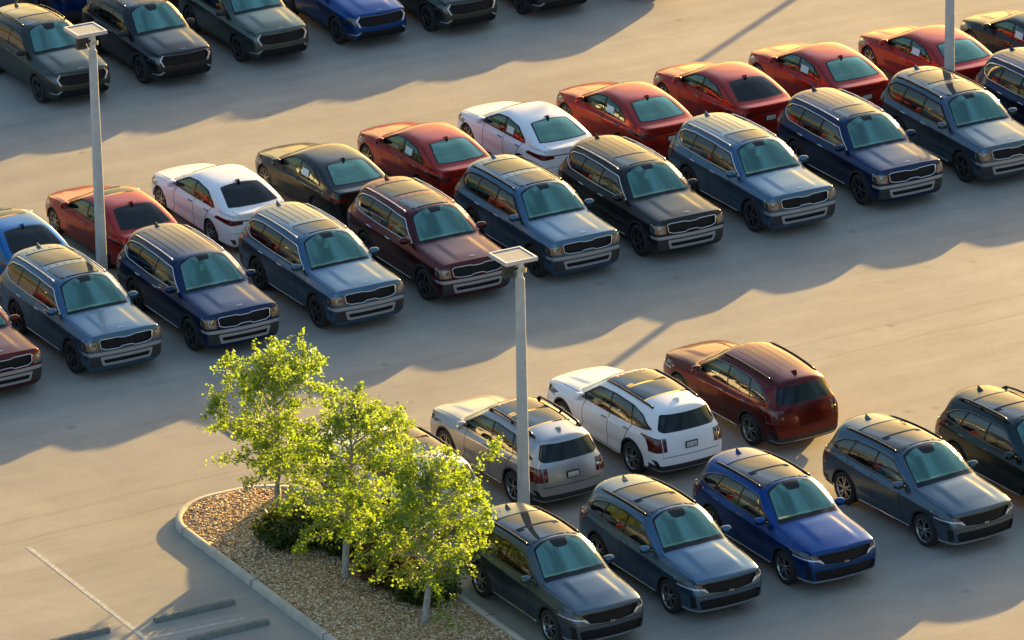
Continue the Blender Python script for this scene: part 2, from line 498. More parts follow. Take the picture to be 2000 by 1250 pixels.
def interior_mesh(xd, xr, w_, zf, zd, seats, hs=1.0):
    """floor, dashboard, seats and steering wheel of a cabin"""
    m = MB()
    m.box(((xd+xr)/2, 0, zf), (xd-xr+1.0, w_*2, .05), 0)
    m.box((xd+.25, 0, zd-.06), (.66, w_*1.86, .16), 2)
    m.box((xd+.02, 0, zd-.22), (.25, w_*1.8, .30), 0)
    m.box((xd-.45, 0, zf+.22), (.9, .22, .35), 0)
    for sx, n in seats:
        ys = (-.38, .38) if n == 2 else (0,)
        for y in ys:
            wd = .5 if n == 2 else w_*1.6
            m.box((sx, y, zf+.30*hs), (.5, wd, .18), 1)
            rot = Matrix.Rotation(R(-14), 3, 'Y')
            m.box((sx-.30, y, zf+.62*hs), (.14, wd*.96, .60*hs), 1, rot, .85)
            for hy in ((0,) if n == 2 else (-.4, .4)):
                m.box((sx-.39, y+hy, zf+1.0*hs), (.09, .26, .17*hs), 1, rot, .85)
    ring = [Vector((xd-.14+.06*math.sin(a), .38+.18*math.cos(a), zd-.10+.17*math.sin(a))) for a in [2*math.pi*k/16 for k in range(16)]]
    m.tube(ring, .016, 5, True)
    me = m.mesh('interior')
    for q in (INT, SEAT, DASH): me.materials.append(q)
    return me
def under_mesh(ax, W, r, L, zf):
    m = MB()
    m.box((0, 0, zf), (L*.90, W*1.62, .03), 0)
    for x in ax:
        for sg in (1, -1):
            vs = []; n = 14; rr = r*1.2
            for k in range(n+1):
                a = math.pi*k/n
                for y in (W*.97, W*.60): vs.append((x+rr*math.cos(a), sg*y, r+rr*math.sin(a)*1.0))
            vs += [(x, sg*W*.60, r)]
            fs = [(2*k, 2*k+1, 2*k+3, 2*k+2) for k in range(n)]+[(2*k+1, len(vs)-1, 2*k+3) for k in range(n)]
            m.add(vs, fs, 0, True)
    me = m.mesh('underbody'); me.materials.append(PLAST); return me
def ell(c, d, mi=0, n=10, k=2.6):
    vs = []; fs = []
    def se(v, p): return math.copysign(abs(v)**(2/p), v)
    for i in range(n+1):
        ph = -math.pi/2+math.pi*i/n
        for j in range(n*2):
            th = 2*math.pi*j/(n*2)
            vs.append((c[0]+d[0]*se(math.cos(ph), k)*se(math.cos(th), k), c[1]+d[1]*se(math.cos(ph), k)*se(math.sin(th), k), c[2]+d[2]*se(math.sin(ph), k)))
    for i in range(n):
        for j in range(n*2):
            q = (j+1) % (n*2); fs.append((i*n*2+j, i*n*2+q, (i+1)*n*2+q, (i+1)*n*2+j))
    return vs, fs
def mesh_of(fn, mats, name):
    m = MB(); fn(m); me = m.mesh(name)
    for q in (mats if isinstance(mats, (list, tuple)) else [mats]): me.materials.append(q)
    return me
def mkpart(name, me, parent, loc=(0, 0, 0), slot0=None):
    if me is None: return None
    o = bpy.data.objects.new(name, me); link(o, parent); o.location = loc
    if slot0 is not None and len(me.materials):
        o.material_slots[0].link = 'OBJECT'; o.material_slots[0].material = slot0
        o['painted'] = 1
    return o
def setmat(o, m):
    o.material_slots[0].link = 'OBJECT'; o.material_slots[0].material = m
def text_mesh(txt, size, m, ext=.002):
    c = bpy.data.curves.new('emblem', 'FONT'); c.body = txt; c.size = size; c.extrude = ext; c.align_x = 'CENTER'; c.align_y = 'CENTER'
    o = bpy.data.objects.new('t', c); COL.objects.link(o)
    dg = bpy.context.evaluated_depsgraph_get(); me = bpy.data.meshes.new_from_object(o.evaluated_get(dg))
    bpy.data.objects.remove(o); me.materials.clear(); me.materials.append(m); me.name = 'emblem'; return me
def place_text(t, B, proj, a, b, size, m, parent):
    p, n = B.snap(proj, a, b, 1, .008)
    if p is None: return
    o = mkpart('emblem', text_mesh(t, size, m), parent)
    z = n.normalized(); x = Vector((0, 1, 0)) if proj in ('front', 'top') else Vector((0, -1, 0))
    if proj == 'top': x = Vector((0, 1, 0))
    y = z.cross(x).normalized(); x = y.cross(z)
    o.matrix_local = Matrix((( x.x, y.x, z.x, p.x), (x.y, y.y, z.y, p.y), (x.z, y.z, z.z, p.z), (0, 0, 0, 1)))

def assemble(name, B, S):
    """builds the prototype car from its cut body B and its spec S"""
    root = empty(name, (0, 0, 0)); root['proto'] = 1
    W = S['W']/2; r = S['r']
    B.delete(['hole']); B.bm.normal_update()
    P = PAINT['steel']
    keep = {t for t in B.tags if t.split('#')[0] in ('paint', 'black', 'seam', 'plast', 'gloss', 'skid')}
    mi = {'paint': 0, 'black': 1, 'seam': 2, 'plast': 3, 'gloss': 1, 'skid': 4}
    mkpart('body', B.part_mesh('body', keep, [P, BLACK, SEAM, PLAST, SKID], mi), root, slot0=P)
    single = {'windshield': ('windshield', W_TEAL), 'rearglass': ('rear_window', S.get('rg', W_DARK)), 'grille': ('grille', GRILLE), 'intake': ('lower_intake', GRILLE),
              'sunroof': ('sunroof', ROOFG), 'roofglass': ('roof_glass', ROOFG), 'platezone': ('plate_recess', PLAST)}
    for t in B.tags:
        b = t.split('#')[0]
        if b in single:
            nm, m = single[b]
            deep = {'grille': -.035, 'intake': -.03, 'sunroof': .002, 'roofglass': .002}.get(b, 0)
            mkpart(nm, B.part_mesh(nm, {t}, [m], offset=deep, wall=bool(deep)), root)
        elif b.startswith('sidewin'):
            m = {'f': S.get('gf', W_FRONT), 'r': S.get('gr', W_SIDE), 'q': S.get('gr', W_SIDE)}[b[7]]
            mkpart('side_window', B.part_mesh('side_window', {t}, [m]), root)
        elif b == 'headlight':
            for me in islands(B.part_mesh('headlight', {t}, [S.get('lens', LENS)], offset=.004, wall=True)): mkpart('headlight', me, root)
        elif b == 'tail':
            [mkpart('tail_light', q, root) for q in islands(B.part_mesh('tail_light', {t}, [TAILL], offset=.006, wall=True))]
        elif b == 'amber':
            [mkpart('side_marker', q, root) for q in islands(B.part_mesh('side_marker', {t}, [AMBER], offset=.006, wall=True))]
        elif b == 'drl':
            [mkpart('light_strip', q, root) for q in islands(B.part_mesh('light_strip', {t}, [DRL], offset=.010, wall=True))]
    for (nm, me) in S['extra']: mkpart(nm, me, root)
    for (nm, me) in S['painted']: mkpart(nm, me, root, slot0=P)
    mkpart('interior', S['interior'], root); mkpart('underbody', under_mesh(S['ax'], W, r, S['L'], .27 if r > .34 else .22), root)
    tm, rm = wheel_meshes(S['rim'], r, .245 if r > .34 else .215)
    for x in S['ax']:
        for sg in (1, -1):
            o = mkpart('wheel', tm, root, (x, sg*(W-.135), r)); mkpart('rim', rm, o)
            if sg < 0: o.rotation_euler = (0, 0, math.pi)
    return root

def std_extras(B, S, belt, mirror, handles, rails=None, ant=None, trim=None, trimmat=CHROME):
    ex = []; pn = []
    W = S['W']/2
    for sg in (1, -1):
        x, y, z = mirror
        def f(m, sg=sg):
            vs, fs = ell((x, sg*(y+.10), z), (.085, .125, .085)); m.add(vs, fs, 0, True)
            m.tube([(x+.03, sg*(y-.10), z-.09), (x+.01, sg*(y+.04), z-.04)], .028, 6, mi=1)
            m.box((x-.078, sg*(y+.10), z), (.012, .15, .09), 2)
        me = mesh_of(f, [PLAST if S.get('mirblack') else PAINT['steel'], PLAST, CHROME], 'side_mirror')
        (ex if S.get('mirblack') else pn).append(('side_mirror', me))
        for hx, hz in handles:
            p, n = B.snap('side', hx, hz, sg, .018)
            if p is None: continue
            def f(m, p=p, n=n):
                m.tube([p+Vector((-.11, 0, .004))-n*.014, p+Vector((-.08, 0, .002)), p+Vector((.08, 0, -.002)), p+Vector((.11, 0, -.004))-n*.014], .016, 6)
            me = mesh_of(f, [S.get('handle', CHROME)], 'door_handle'); ex.append(('door_handle', me))
        if rails:
            pts, rr, m_ = rails
            def f(m, sg=sg):
                q = []
                for (a, b, dz) in pts:
                    p, n = B.snap('top', a, sg*b, 1, 0); q.append(p+Vector((0, 0, dz)))
                m.tube(q, rr, 6, flat=.8)
                if S.get('raised'):
                    for i in range(1, len(q)-1, 2): m.tube([q[i], q[i]-Vector((0, 0, pts[i][2]+.01))], rr*1.1, 6)
            ex.append(('roof_rail', mesh_of(f, [m_], 'roof_rail')))
        if trim:
            def f(m, sg=sg):
                m.tube(B.line('side', trim, .01, sg, True, .003, .08), S.get('trimr', .017), 5, True)
            ex.append(('window_trim', mesh_of(f, [trimmat], 'window_trim')))
    if ant:
        p, n = B.snap('top', ant, 0, 1, 0)
        def f(m):
            m.add([p+Vector((.12, -.03, -.01)), p+Vector((.12, .03, -.01)), p+Vector((-.09, .035, -.01)), p+Vector((-.09, -.035, -.01)), p+Vector((-.10, -.006, .085)), p+Vector((-.10, .006, .085)), p+Vector((-.02, 0, .065))],
                  [(0, 1, 6), (1, 2, 5, 6), (2, 3, 4, 5), (3, 0, 6, 4), (4, 6, 5)])
        pn.append(('antenna', mesh_of(f, [PAINT['steel']], 'antenna')))
    S['extra'] = ex; S['painted'] = pn

def plate(B, y, z, w_=.31, h=.16):
    p, n = B.snap('rear', y, z, 1, .012)
    def f(m):
        m.box(p, (.012, w_, h), 0); m.box(p+Vector((-.008, 0, 0)), (.012, w_-.05, h-.05), 1)
        for sy in (-.06, .06): m.box(p+Vector((-.016, sy, -.02)), (.01, .03, .015), 0)
    me = mesh_of(f, [SEAM, PLATE], 'licence_plate'); return ('licence_plate', me)
def arches(B, ax, r, k_open=1.13, k_lip=0, cz=None, tagn='plast'):
    for x in ax:
        if k_lip: B.cut('side', circle(x, cz or r, r*k_lip, 28), tagn, 0, .2, lambda c: c.z < 1.0)
    for x in ax: B.cut('side', circle(x, cz or r, r*k_open, 28), 'hole', 0, .05, lambda c: abs(c.y) > .5)
def topseam(B, x0, y0, x1, y1, wd=.008):
    for q in (1, -1):
        a, b = Vector((x0, y0*q)), Vector((x1, y1*q)); d = (b-a).normalized(); n = Vector((-d.y, d.x))*wd
        B.cut('top', [tuple(a-n), tuple(b-n), tuple(b+n), tuple(a+n)], 'seam', nmin=.2)
def seam(B, x0, z0, x1, z1, wd=.010):
    d = Vector((x1-x0, z1-z0)).normalized(); n = Vector((-d.y, d.x))*wd
    B.cut('side', [(x0-n.x, z0-n.y), (x1-n.x, z1-n.y), (x1+n.x, z1+n.y), (x0+n.x, z0+n.y)], 'seam', 0, .2)

# ================================================================== large SUV
def large_suv(variant):
    """variant: 'twin' glass roof panels, 'rib' ribbed roof only, 'ribsun' ribs with a sunroof"""
    W = .995; S = dict(L=5.0, W=1.99, r=.385, ax=(1.60, -1.30), rim='dark')
    def p(wy, zb, **k): return prof(W, wy, zb, .24, **k)
    y, z = p(.95, 1.03); s0 = stn([2.38, 2.44, 2.45, 2.45, 2.43, 2.37], y, z, [2.40, 2.43, 2.45, 2.46], [.84, .69, .37, 0], [1.065, 1.085, 1.10, 1.105], ck=.8, cb=.45)
    y, z = p(.995, 1.05); s1 = stn(2.14, y, z, 2.14, [.87, .71, .37, 0], [1.085, 1.12, 1.135, 1.14], cb=.5)
    y, z = p(1., 1.07); s2 = stn(1.60, y, z, 1.60, [.88, .72, .37, 0], [1.11, 1.15, 1.165, 1.17], cb=.5)
    y, z = p(1., 1.10); s3 = stn([1.0]*5+[.98], y, z, [1.02, 1.08, 1.13, 1.15], [.87, .74, .40, 0], [1.145, 1.175, 1.20, 1.21], ck=.65, cb=.5, c1=.6)
    y, z = p(1., 1.105); s4 = stn([.30, .30, .30, .32, .36, .40], y, z, [.22, .26, .33, .36], [.735, .62, .34, 0], [1.60, 1.685, 1.735, 1.75], ck=.5, cb=.5, c1=.5)
    y, z = p(1., 1.11); s5 = stn(-.5, y, z, -.5, [.745, .63, .34, 0], [1.625, 1.72, 1.765, 1.775], cb=.5, c1=.4)
    y, z = p(1., 1.12); s6 = stn(-1.3, y, z, -1.3, [.735, .62, .34, 0], [1.62, 1.71, 1.755, 1.765], cb=.5, c1=.4)
    y, z = p(.985, 1.14); s7 = stn([-1.95]*6, y, z, [-2.02, -2.10, -2.17, -2.19], [.70, .59, .32, 0], [1.585, 1.665, 1.71, 1.72], ck=.8, cb=.5, c1=.4)
    y, z = p(.93, 1.13, tuck=.92); s8 = stn([-2.38, -2.44, -2.44, -2.43, -2.40, -2.33], y, z, [-2.33, -2.38, -2.43, -2.44], [.79, .66, .36, 0], [1.14, 1.14, 1.13, 1.13], ck=.5)
    def bump(x, y, z):
        if x > 1.05 and z > .98:      # hood with two raised creases
            a = abs(y); k = min(1, max(0, (x-1.05)/.3))*min(1, max(0, (2.35-x)/.35))
            z += k*(.018*(1/(1+math.exp((a-.43)/.018)))-.006)
        if abs(y) > .8 and .55 < z < .75: y *= 1-.012*math.exp(-((z-.62)/.06)**2)
        return (x, y, z)
    B = Body([s0, s1, s2, s3, s4, s5, s6, s7, s8], (5.0, 1.99, 1.755, .23), [.05, .07, .08, .08, .08, .05], [-.05, -.08, -.08, -.08, -.07, -.04], bump, (1.12, 1.63))
    # openings
    dlo = round_poly([(.93, 1.155), (.30, 1.565), (-.5, 1.60), (-1.35, 1.595), (-1.82, 1.545), (-2.02, 1.40), (-1.97, 1.28), (-1.72, 1.175), (-.6, 1.145)], .07, 3)
    B.cut('side', [(2.3, .25), (2.3, .36), (-2.3, .36), (-2.3, .25)], 'plast', 0, .1)
    B.cut('side', dlo, 'black', 0, .1)
    B.cut('side', round_poly([(.84, 1.165), (.28, 1.535), (-.28, 1.565), (-.34, 1.16)], .04), 'sidewinf', 0, .1)
    B.cut('side', round_poly([(-.42, 1.16), (-.36, 1.568), (-1.16, 1.568), (-1.26, 1.18)], .04), 'sidewinr', 0, .1)
    B.cut('side', round_poly([(-1.33, 1.18), (-1.23, 1.566), (-1.78, 1.52), (-1.97, 1.39), (-1.92, 1.29), (-1.70, 1.20)], .05), 'sidewinq', 0, .1)
    ws = round_poly([(1.055, -.765), (1.10, -.4), (1.125, 0), (1.10, .4), (1.055, .765), (.35, .60), (.27, .3), (.24, 0), (.27, -.3), (.35, -.60)], .03)
    B.cut('top', ws, 'black', nmin=.2)
    wi = round_poly([(.985, -.73), (1.03, -.4), (1.05, 0), (1.03, .4), (.985, .73), (.39, .575), (.325, .3), (.30, 0), (.325, -.3), (.39, -.575)], .04)
    B.cut('top', wi, 'windshield', nmin=.2)
    B.cut('top', [(.46, -.13), (.46, .13), (.28, .17), (.28, -.17)], 'black', nmin=.2)
    rw = round_poly([(-.62, 1.60), (.62, 1.60), (.74, 1.19), (.5, 1.165), (-.5, 1.165), (-.74, 1.19)], .05)
    B.cut('rear', rw, 'rearglass', nmin=.15)
    # front face
    gr = [(-.66, .96), (-.60, .99), (-.20, .995), (-.11, .97), (.11, .97), (.20, .995), (.60, .99), (.66, .96), (.64, .80), (.52, .755), (.20, .745), (.12, .785), (-.12, .785), (-.20, .745), (-.52, .755), (-.64, .80)]
    B.cut('front', gr, 'grille', nmin=.1)
    B.cut('front', round_poly([(.70, .97), (.97, .96), (.97, .755), (.69, .745)], .03), 'headlight', nmin=.12, mirror=True)
    B.cut('side', round_poly([(2.43, .95), (2.16, .93), (2.20, .78), (2.43, .76)], .03), 'headlight', 0, .12, lambda c: c.x > 2.1 and abs(c.y) > .84)
    for a in (.71, .90): B.cut('front', [(a, .95), (a+.035, .95), (a+.035, .76), (a, .76)], 'amber', nmin=.12, mirror=True)
    B.cut('front', [(.99, .62), (.99, .70), (-.99, .70), (-.99, .62)], 'skid', nmin=.1)
    B.cut('front', [(.90, .60), (.90, .345), (-.90, .345), (-.90, .60)], 'plast', nmin=.1)
    B.cut('front', round_poly([(.66, .585), (.60, .36), (-.60, .36), (-.66, .585)], .04), 'skid', nmin=.1)
    B.cut('front', round_poly([(.585, .515), (.55, .425), (-.55, .425), (-.585, .515)], .03), 'intake', nmin=.1)
    # rear face
    B.cut('rear', [(.98, .62), (.98, .36), (-.98, .36), (-.98, .62)], 'plast', nmin=.1)
    for a in (.86, ): B.cut('rear', [(a, 1.10), (a+.1, 1.08), (a+.1, .78), (a, .80)], 'tail', nmin=.1, mirror=True)
    arches(B, S['ax'], S['r'], 1.14, 1.28)
    for q in ((.62, 1.14, .66, .55), (.66, .55, .80, .38), (-.38, 1.14, -.36, .38), (-1.28, 1.15, -1.06, .78)): seam(B, *q)
    topseam(B, 1.02, .84, 2.30, .80); topseam(B, 2.35, 0, 2.35, .80, .006)
    # roof
    if variant == 'twin':
        B.cut('top', round_poly([(.20, -.50), (.20, .50), (-.52, .53), (-.52, -.53)], .10), 'sunroof#1', nmin=.3)
        B.cut('top', round_poly([(-.74, -.53), (-.74, .53), (-1.70, .50), (-1.70, -.50)], .04), 'sunroof#2', nmin=.3)
        for k in range(5):
            yy = -.40+.2*k
            B.cut('top', [(-.56, yy-.012), (-.56, yy+.012), (-.70, yy+.012), (-.70, yy-.012)], 'seam', nmin=.3)
            B.cut('top', [(-1.76, yy-.012), (-1.76, yy+.012), (-1.90, yy+.012), (-1.90, yy-.012)], 'seam', nmin=.3)
    else:
        x1 = .02 if variant == 'rib' else -.62
        if variant == 'ribsun': B.cut('top', round_poly([(.18, -.48), (.18, .48), (-.46, .50), (-.46, -.50)], .10), 'sunroof#1', nmin=.3)
        for k in range(6):
            yy = -.44+.176*k
            B.cut('top', [(x1, yy-.018), (x1, yy+.018), (-1.86, yy+.018), (-1.86, yy-.018)], 'seam', nmin=.3)
    S['gf'] = W_FRONT; S['gr'] = W_SIDE
    blackout = variant == 'twinblack'
    std_extras(B, S, 1.1, (.78, .93, 1.22), [(-.16, .99), (-1.08, 1.0)],
               ([(.16, .645, .012), (.06, .65, .035), (-.5, .655, .04), (-1.2, .65, .04), (-1.75, .64, .035), (-1.90, .635, .01)], .022, CHROME), -1.98, dlo)
    def f(m): m.tube(B.line('front', gr, .01, 1, True, .012, .05), .015, 6, True)
    S['extra'].append(('grille_frame', mesh_of(f, [CHROME], 'grille_frame')))
    for sg in (1, -1):
        def f(m): m.tube(B.line('side', [(.95, .33), (-.80, .33)], .01, sg, False, .004, .1), .012, 5)
        S['extra'].append(('sill_trim', mesh_of(f, [CHROME], 'sill_trim')))
    S['extra'].append(plate(B, 0, .86))
    S['interior'] = interior_mesh(.62, -1.9, .74, .42, 1.06, [(.0, 2), (-.85, 2), (-1.6, 1)])
    root = assemble('large_suv', B, S)
    place_text('KIA', B, 'top', 2.24, 0, .085, CHROME, root)
    return root

# ================================================================== mid SUV
def mid_suv(roof='glass', raised=False):
    W = .95; S = dict(L=4.81, W=1.90, r=.365, ax=(1.42, -1.395), rim='machined', lens=LENSD, mirblack=False, raised=raised)
    def p(wy, zb, **k): return prof(W, wy, zb, .22, **k)
    y, z = p(.87, .88); s0 = stn([2.22, 2.34, 2.34, 2.33, 2.29, 2.20], y, z, [2.27, 2.32, 2.37, 2.39], [.76, .62, .34, 0], [.935, .955, .965, .97], ck=.6, cb=.3)
    y, z = p(.975, .94); s1 = stn(1.92, y, z, [1.95, 1.97, 1.98, 1.98], [.81, .66, .35, 0], [1.0, 1.04, 1.055, 1.06], cb=.3)
    y, z = p(1., .99); s2 = stn(1.42, y, z, 1.44, [.83, .68, .36, 0], [1.05, 1.10, 1.12, 1.125], cb=.35)
    y, z = p(1., 1.02); s3 = stn([.86]*5+[.84], y, z, [.90, .98, 1.05, 1.07], [.82, .70, .38, 0], [1.09, 1.13, 1.165, 1.17], ck=.65, cb=.45, c1=.6)
    y, z = p(1., 1.035); s4 = stn([.2, .2, .2, .22, .25, .28], y, z, [.08, .12, .20, .23], [.70, .59, .33, 0], [1.535, 1.62, 1.665, 1.68], ck=.5, cb=.45, c1=.45)
    y, z = p(.995, 1.05); s5 = stn(-.55, y, z, -.6, [.71, .60, .33, 0], [1.56, 1.65, 1.69, 1.70], cb=.45, c1=.4)
    y, z = p(1., 1.085); s6 = stn(-1.3, y, z, -1.35, [.69, .58, .32, 0], [1.53, 1.62, 1.66, 1.67], cb=.45, c1=.35)
    y, z = p(.975, 1.13); s7 = stn([-1.85]*6, y, z, [-1.98, -2.08, -2.15, -2.17], [.655, .55, .30, 0], [1.47, 1.55, 1.60, 1.61], ck=.85, cb=.4, c1=.3)
    y, z = p(.92, 1.08, tuck=.91); s8 = stn([-2.26, -2.36, -2.36, -2.33, -2.30, -2.22], y, z, [-2.24, -2.29, -2.34, -2.35], [.74, .62, .34, 0], [1.09, 1.09, 1.08, 1.08], ck=.5)
    def bump(x, y, z):
        if x > .98 and z > .9:
            a = abs(y); k = min(1, max(0, (x-.98)/.3))*min(1, max(0, (2.25-x)/.4)); c = .40+.03*(x-1)
            z += k*(.024*(1/(1+math.exp((a-c)/.022)))-.010)
        if abs(y) > .75 and z < .95: y *= 1-.016*math.exp(-((z-.52)/.09)**2)*(1 if -1.1 < x < 1.1 else .3)
        return (x, y, z)
    B = Body([s0, s1, s2, s3, s4, s5, s6, s7, s8], (4.81, 1.90, 1.69, .21), [.06, .10, .11, .11, .11, .08], [-.06, -.09, -.10, -.09, -.08, -.05], bump, (1.05, 1.54))
    dlo = round_poly([(.80, 1.075), (.16, 1.485), (-.5, 1.52), (-1.20, 1.49), (-1.62, 1.40), (-2.02, 1.185), (-1.7, 1.145), (-.5, 1.085)], .04, 3)
    B.cut('side', [(2.3, .22), (2.3, .33), (-2.3, .33), (-2.3, .22)], 'plast', 0, .1)
    B.cut('side', dlo, 'black', 0, .1)
    B.cut('side', round_poly([(.70, 1.085), (.15, 1.46), (-.36, 1.49), (-.42, 1.10)], .03), 'sidewinf', 0, .1)
    B.cut('side', round_poly([(-.48, 1.10), (-.42, 1.492), (-1.16, 1.468), (-1.30, 1.135)], .03), 'sidewinr', 0, .1)
    B.cut('side', round_poly([(-1.35, 1.14), (-1.22, 1.465), (-1.58, 1.385), (-1.90, 1.19)], .03), 'sidewinq', 0, .1)
    ws = round_poly([(.975, -.735), (1.03, -.4), (1.06, 0), (1.03, .4), (.975, .735), (.22, .575), (.14, .3), (.11, 0), (.14, -.3), (.22, -.575)], .03)
    B.cut('top', ws, 'black', nmin=.2)
    wi = round_poly([(.86, -.69), (.92, -.4), (.945, 0), (.92, .4), (.86, .69), (.27, .545), (.20, .3), (.18, 0), (.20, -.3), (.27, -.545)], .04)
    B.cut('top', wi, 'windshield', nmin=.2)
    B.cut('top', [(.40, -.10), (.40, .10), (.34, .17), (.15, .20), (.15, -.20), (.34, -.17)], 'black', nmin=.2)
    rw = round_poly([(-.60, 1.50), (.60, 1.50), (.72, 1.18), (.62, 1.135), (-.62, 1.135), (-.72, 1.18)], .05)
    B.cut('rear', rw, 'rearglass', nmin=.15)
    gr = [(-.66, .865), (-.52, .885), (.52, .885), (.66, .865), (.60, .74), (.52, .69), (.20, .655), (-.20, .655), (-.52, .69), (-.60, .74)]
    B.cut('front', gr, 'grille', nmin=.1)
    B.cut('front', [(.67, .88), (.93, .90), (.93, .81), (.60, .775)], 'headlight', nmin=.1, mirror=True)
    B.cut('side', [(2.25, .885), (2.02, .895), (2.08, .83), (2.25, .79)], 'headlight', 0, .12, lambda c: c.x > 2.0 and abs(c.y) > .78)
    B.cut('front', [(.95, .80), (.95, .775), (.66, .755), (.56, .70), (.52, .70), (.60, .785)], 'drl', nmin=.1, mirror=True)
    B.cut('front', [(.80, .62), (.86, .62), (.83, .36), (.77, .38)], 'black', nmin=.1, mirror=True)
    B.cut('front', [(.95, .325), (.95, .27), (-.95, .27), (-.95, .325)], 'skid', nmin=.1)
    B.cut('front', [(-.74, .52), (-.66, .55), (.66, .55), (.74, .52), (.68, .345), (-.68, .345)], 'intake', nmin=.1)
    B.cut('front', [(-.76, .635), (.76, .635), (.76, .62), (-.76, .62)], 'seam', nmin=.1)
    # rear
    B.cut('rear', [(.98, .48), (.70, .43), (-.70, .43), (-.98, .48), (-.98, .21), (.98, .21)], 'plast', nmin=.1)
    B.cut('rear', [(.86, .36), (.70, .31), (-.70, .31), (-.86, .36), (-.86, .335), (-.70, .285), (.70, .285), (.86, .335)], 'skid', nmin=.1)
    B.cut('rear', [(.83, .56), (.88, .56), (.82, .40), (.76, .40)], 'black', nmin=.1, mirror=True)
    B.cut('rear', [(.60, 1.03), (.69, 1.03), (.69, .74), (.60, .74)], 'tail', nmin=.05, mirror=True)
    B.cut('rear', [(.715, 1.03), (.90, 1.06), (.90, .74), (.715, .74)], 'tail', nmin=.05, mirror=True)
    B.cut('side', [(-2.22, 1.03), (-2.30, 1.0), (-2.30, .76), (-2.20, .74), (-2.20, 1.0)], 'tail', 0, .05, lambda c: c.x < -2.05 and abs(c.y) > .76)
    B.cut('rear', [(.705, 1.04), (.710, 1.04), (.710, .60), (.705, .60)], 'seam', nmin=.1, mirror=True)
    B.cut('rear', [(-.70, .625), (.70, .625), (.70, .61), (-.70, .61)], 'seam', nmin=.1)
    arches(B, S['ax'], S['r'], 1.15, 1.26)
    for q in ((.56, 1.08, .60, .50), (.60, .50, .74, .34), (-.44, 1.09, -.42, .34), (-1.34, 1.12, -1.12, .74)): seam(B, *q)
    topseam(B, .92, .79, 2.10, .72)
    if roof == 'glass':
        B.cut('top', [(.15, -.585), (.07, -.3), (.05, 0), (.07, .3), (.15, .585), (-1.40, .565), (-1.40, -.565)], 'roofglass', nmin=.3)
        B.cut('top', [(-.58, -.49), (-.58, .49), (-.60, .49), (-.60, -.49)], 'seam', nmin=.3)
    else:
        for k in range(5):
            yy = -.36+.18*k
            B.cut('top', [(-.1, yy-.02), (-.1, yy+.02), (-1.60, yy+.02), (-1.60, yy-.02)], 'seam', nmin=.3)
    S['handle'] = DCHROME; S['trimr'] = .010
    dz = .075 if raised else .02
    std_extras(B, S, 1.1, (.62, .885, 1.14), [(-.28, .955), (-1.18, .985)],
               ([(.05, .60, .0), (-.05, .605, dz), (-.5, .61, dz), (-.9, .61, dz), (-1.3, .60, dz), (-1.62, .585, dz*.9), (-1.75, .575, 0)], .03, BLACK), -1.76, dlo, DCHROME)
    for sg in (1, -1):
        def f(m): m.tube(B.line('side', [(.90, .30), (-.92, .30)], .01, sg, False, .004, .1), .012, 5)
        S['extra'].append(('sill_trim', mesh_of(f, [CHROME], 'sill_trim')))
    S['extra'].append(plate(B, 0, .82))
    S['interior'] = interior_mesh(.50, -1.7, .70, .40, 1.0, [(-.1, 2), (-.95, 2)])
    root = assemble('mid_suv', B, S)
    place_text('KIA', B, 'front', 0, .66, .07, CHROME, root)
    return root

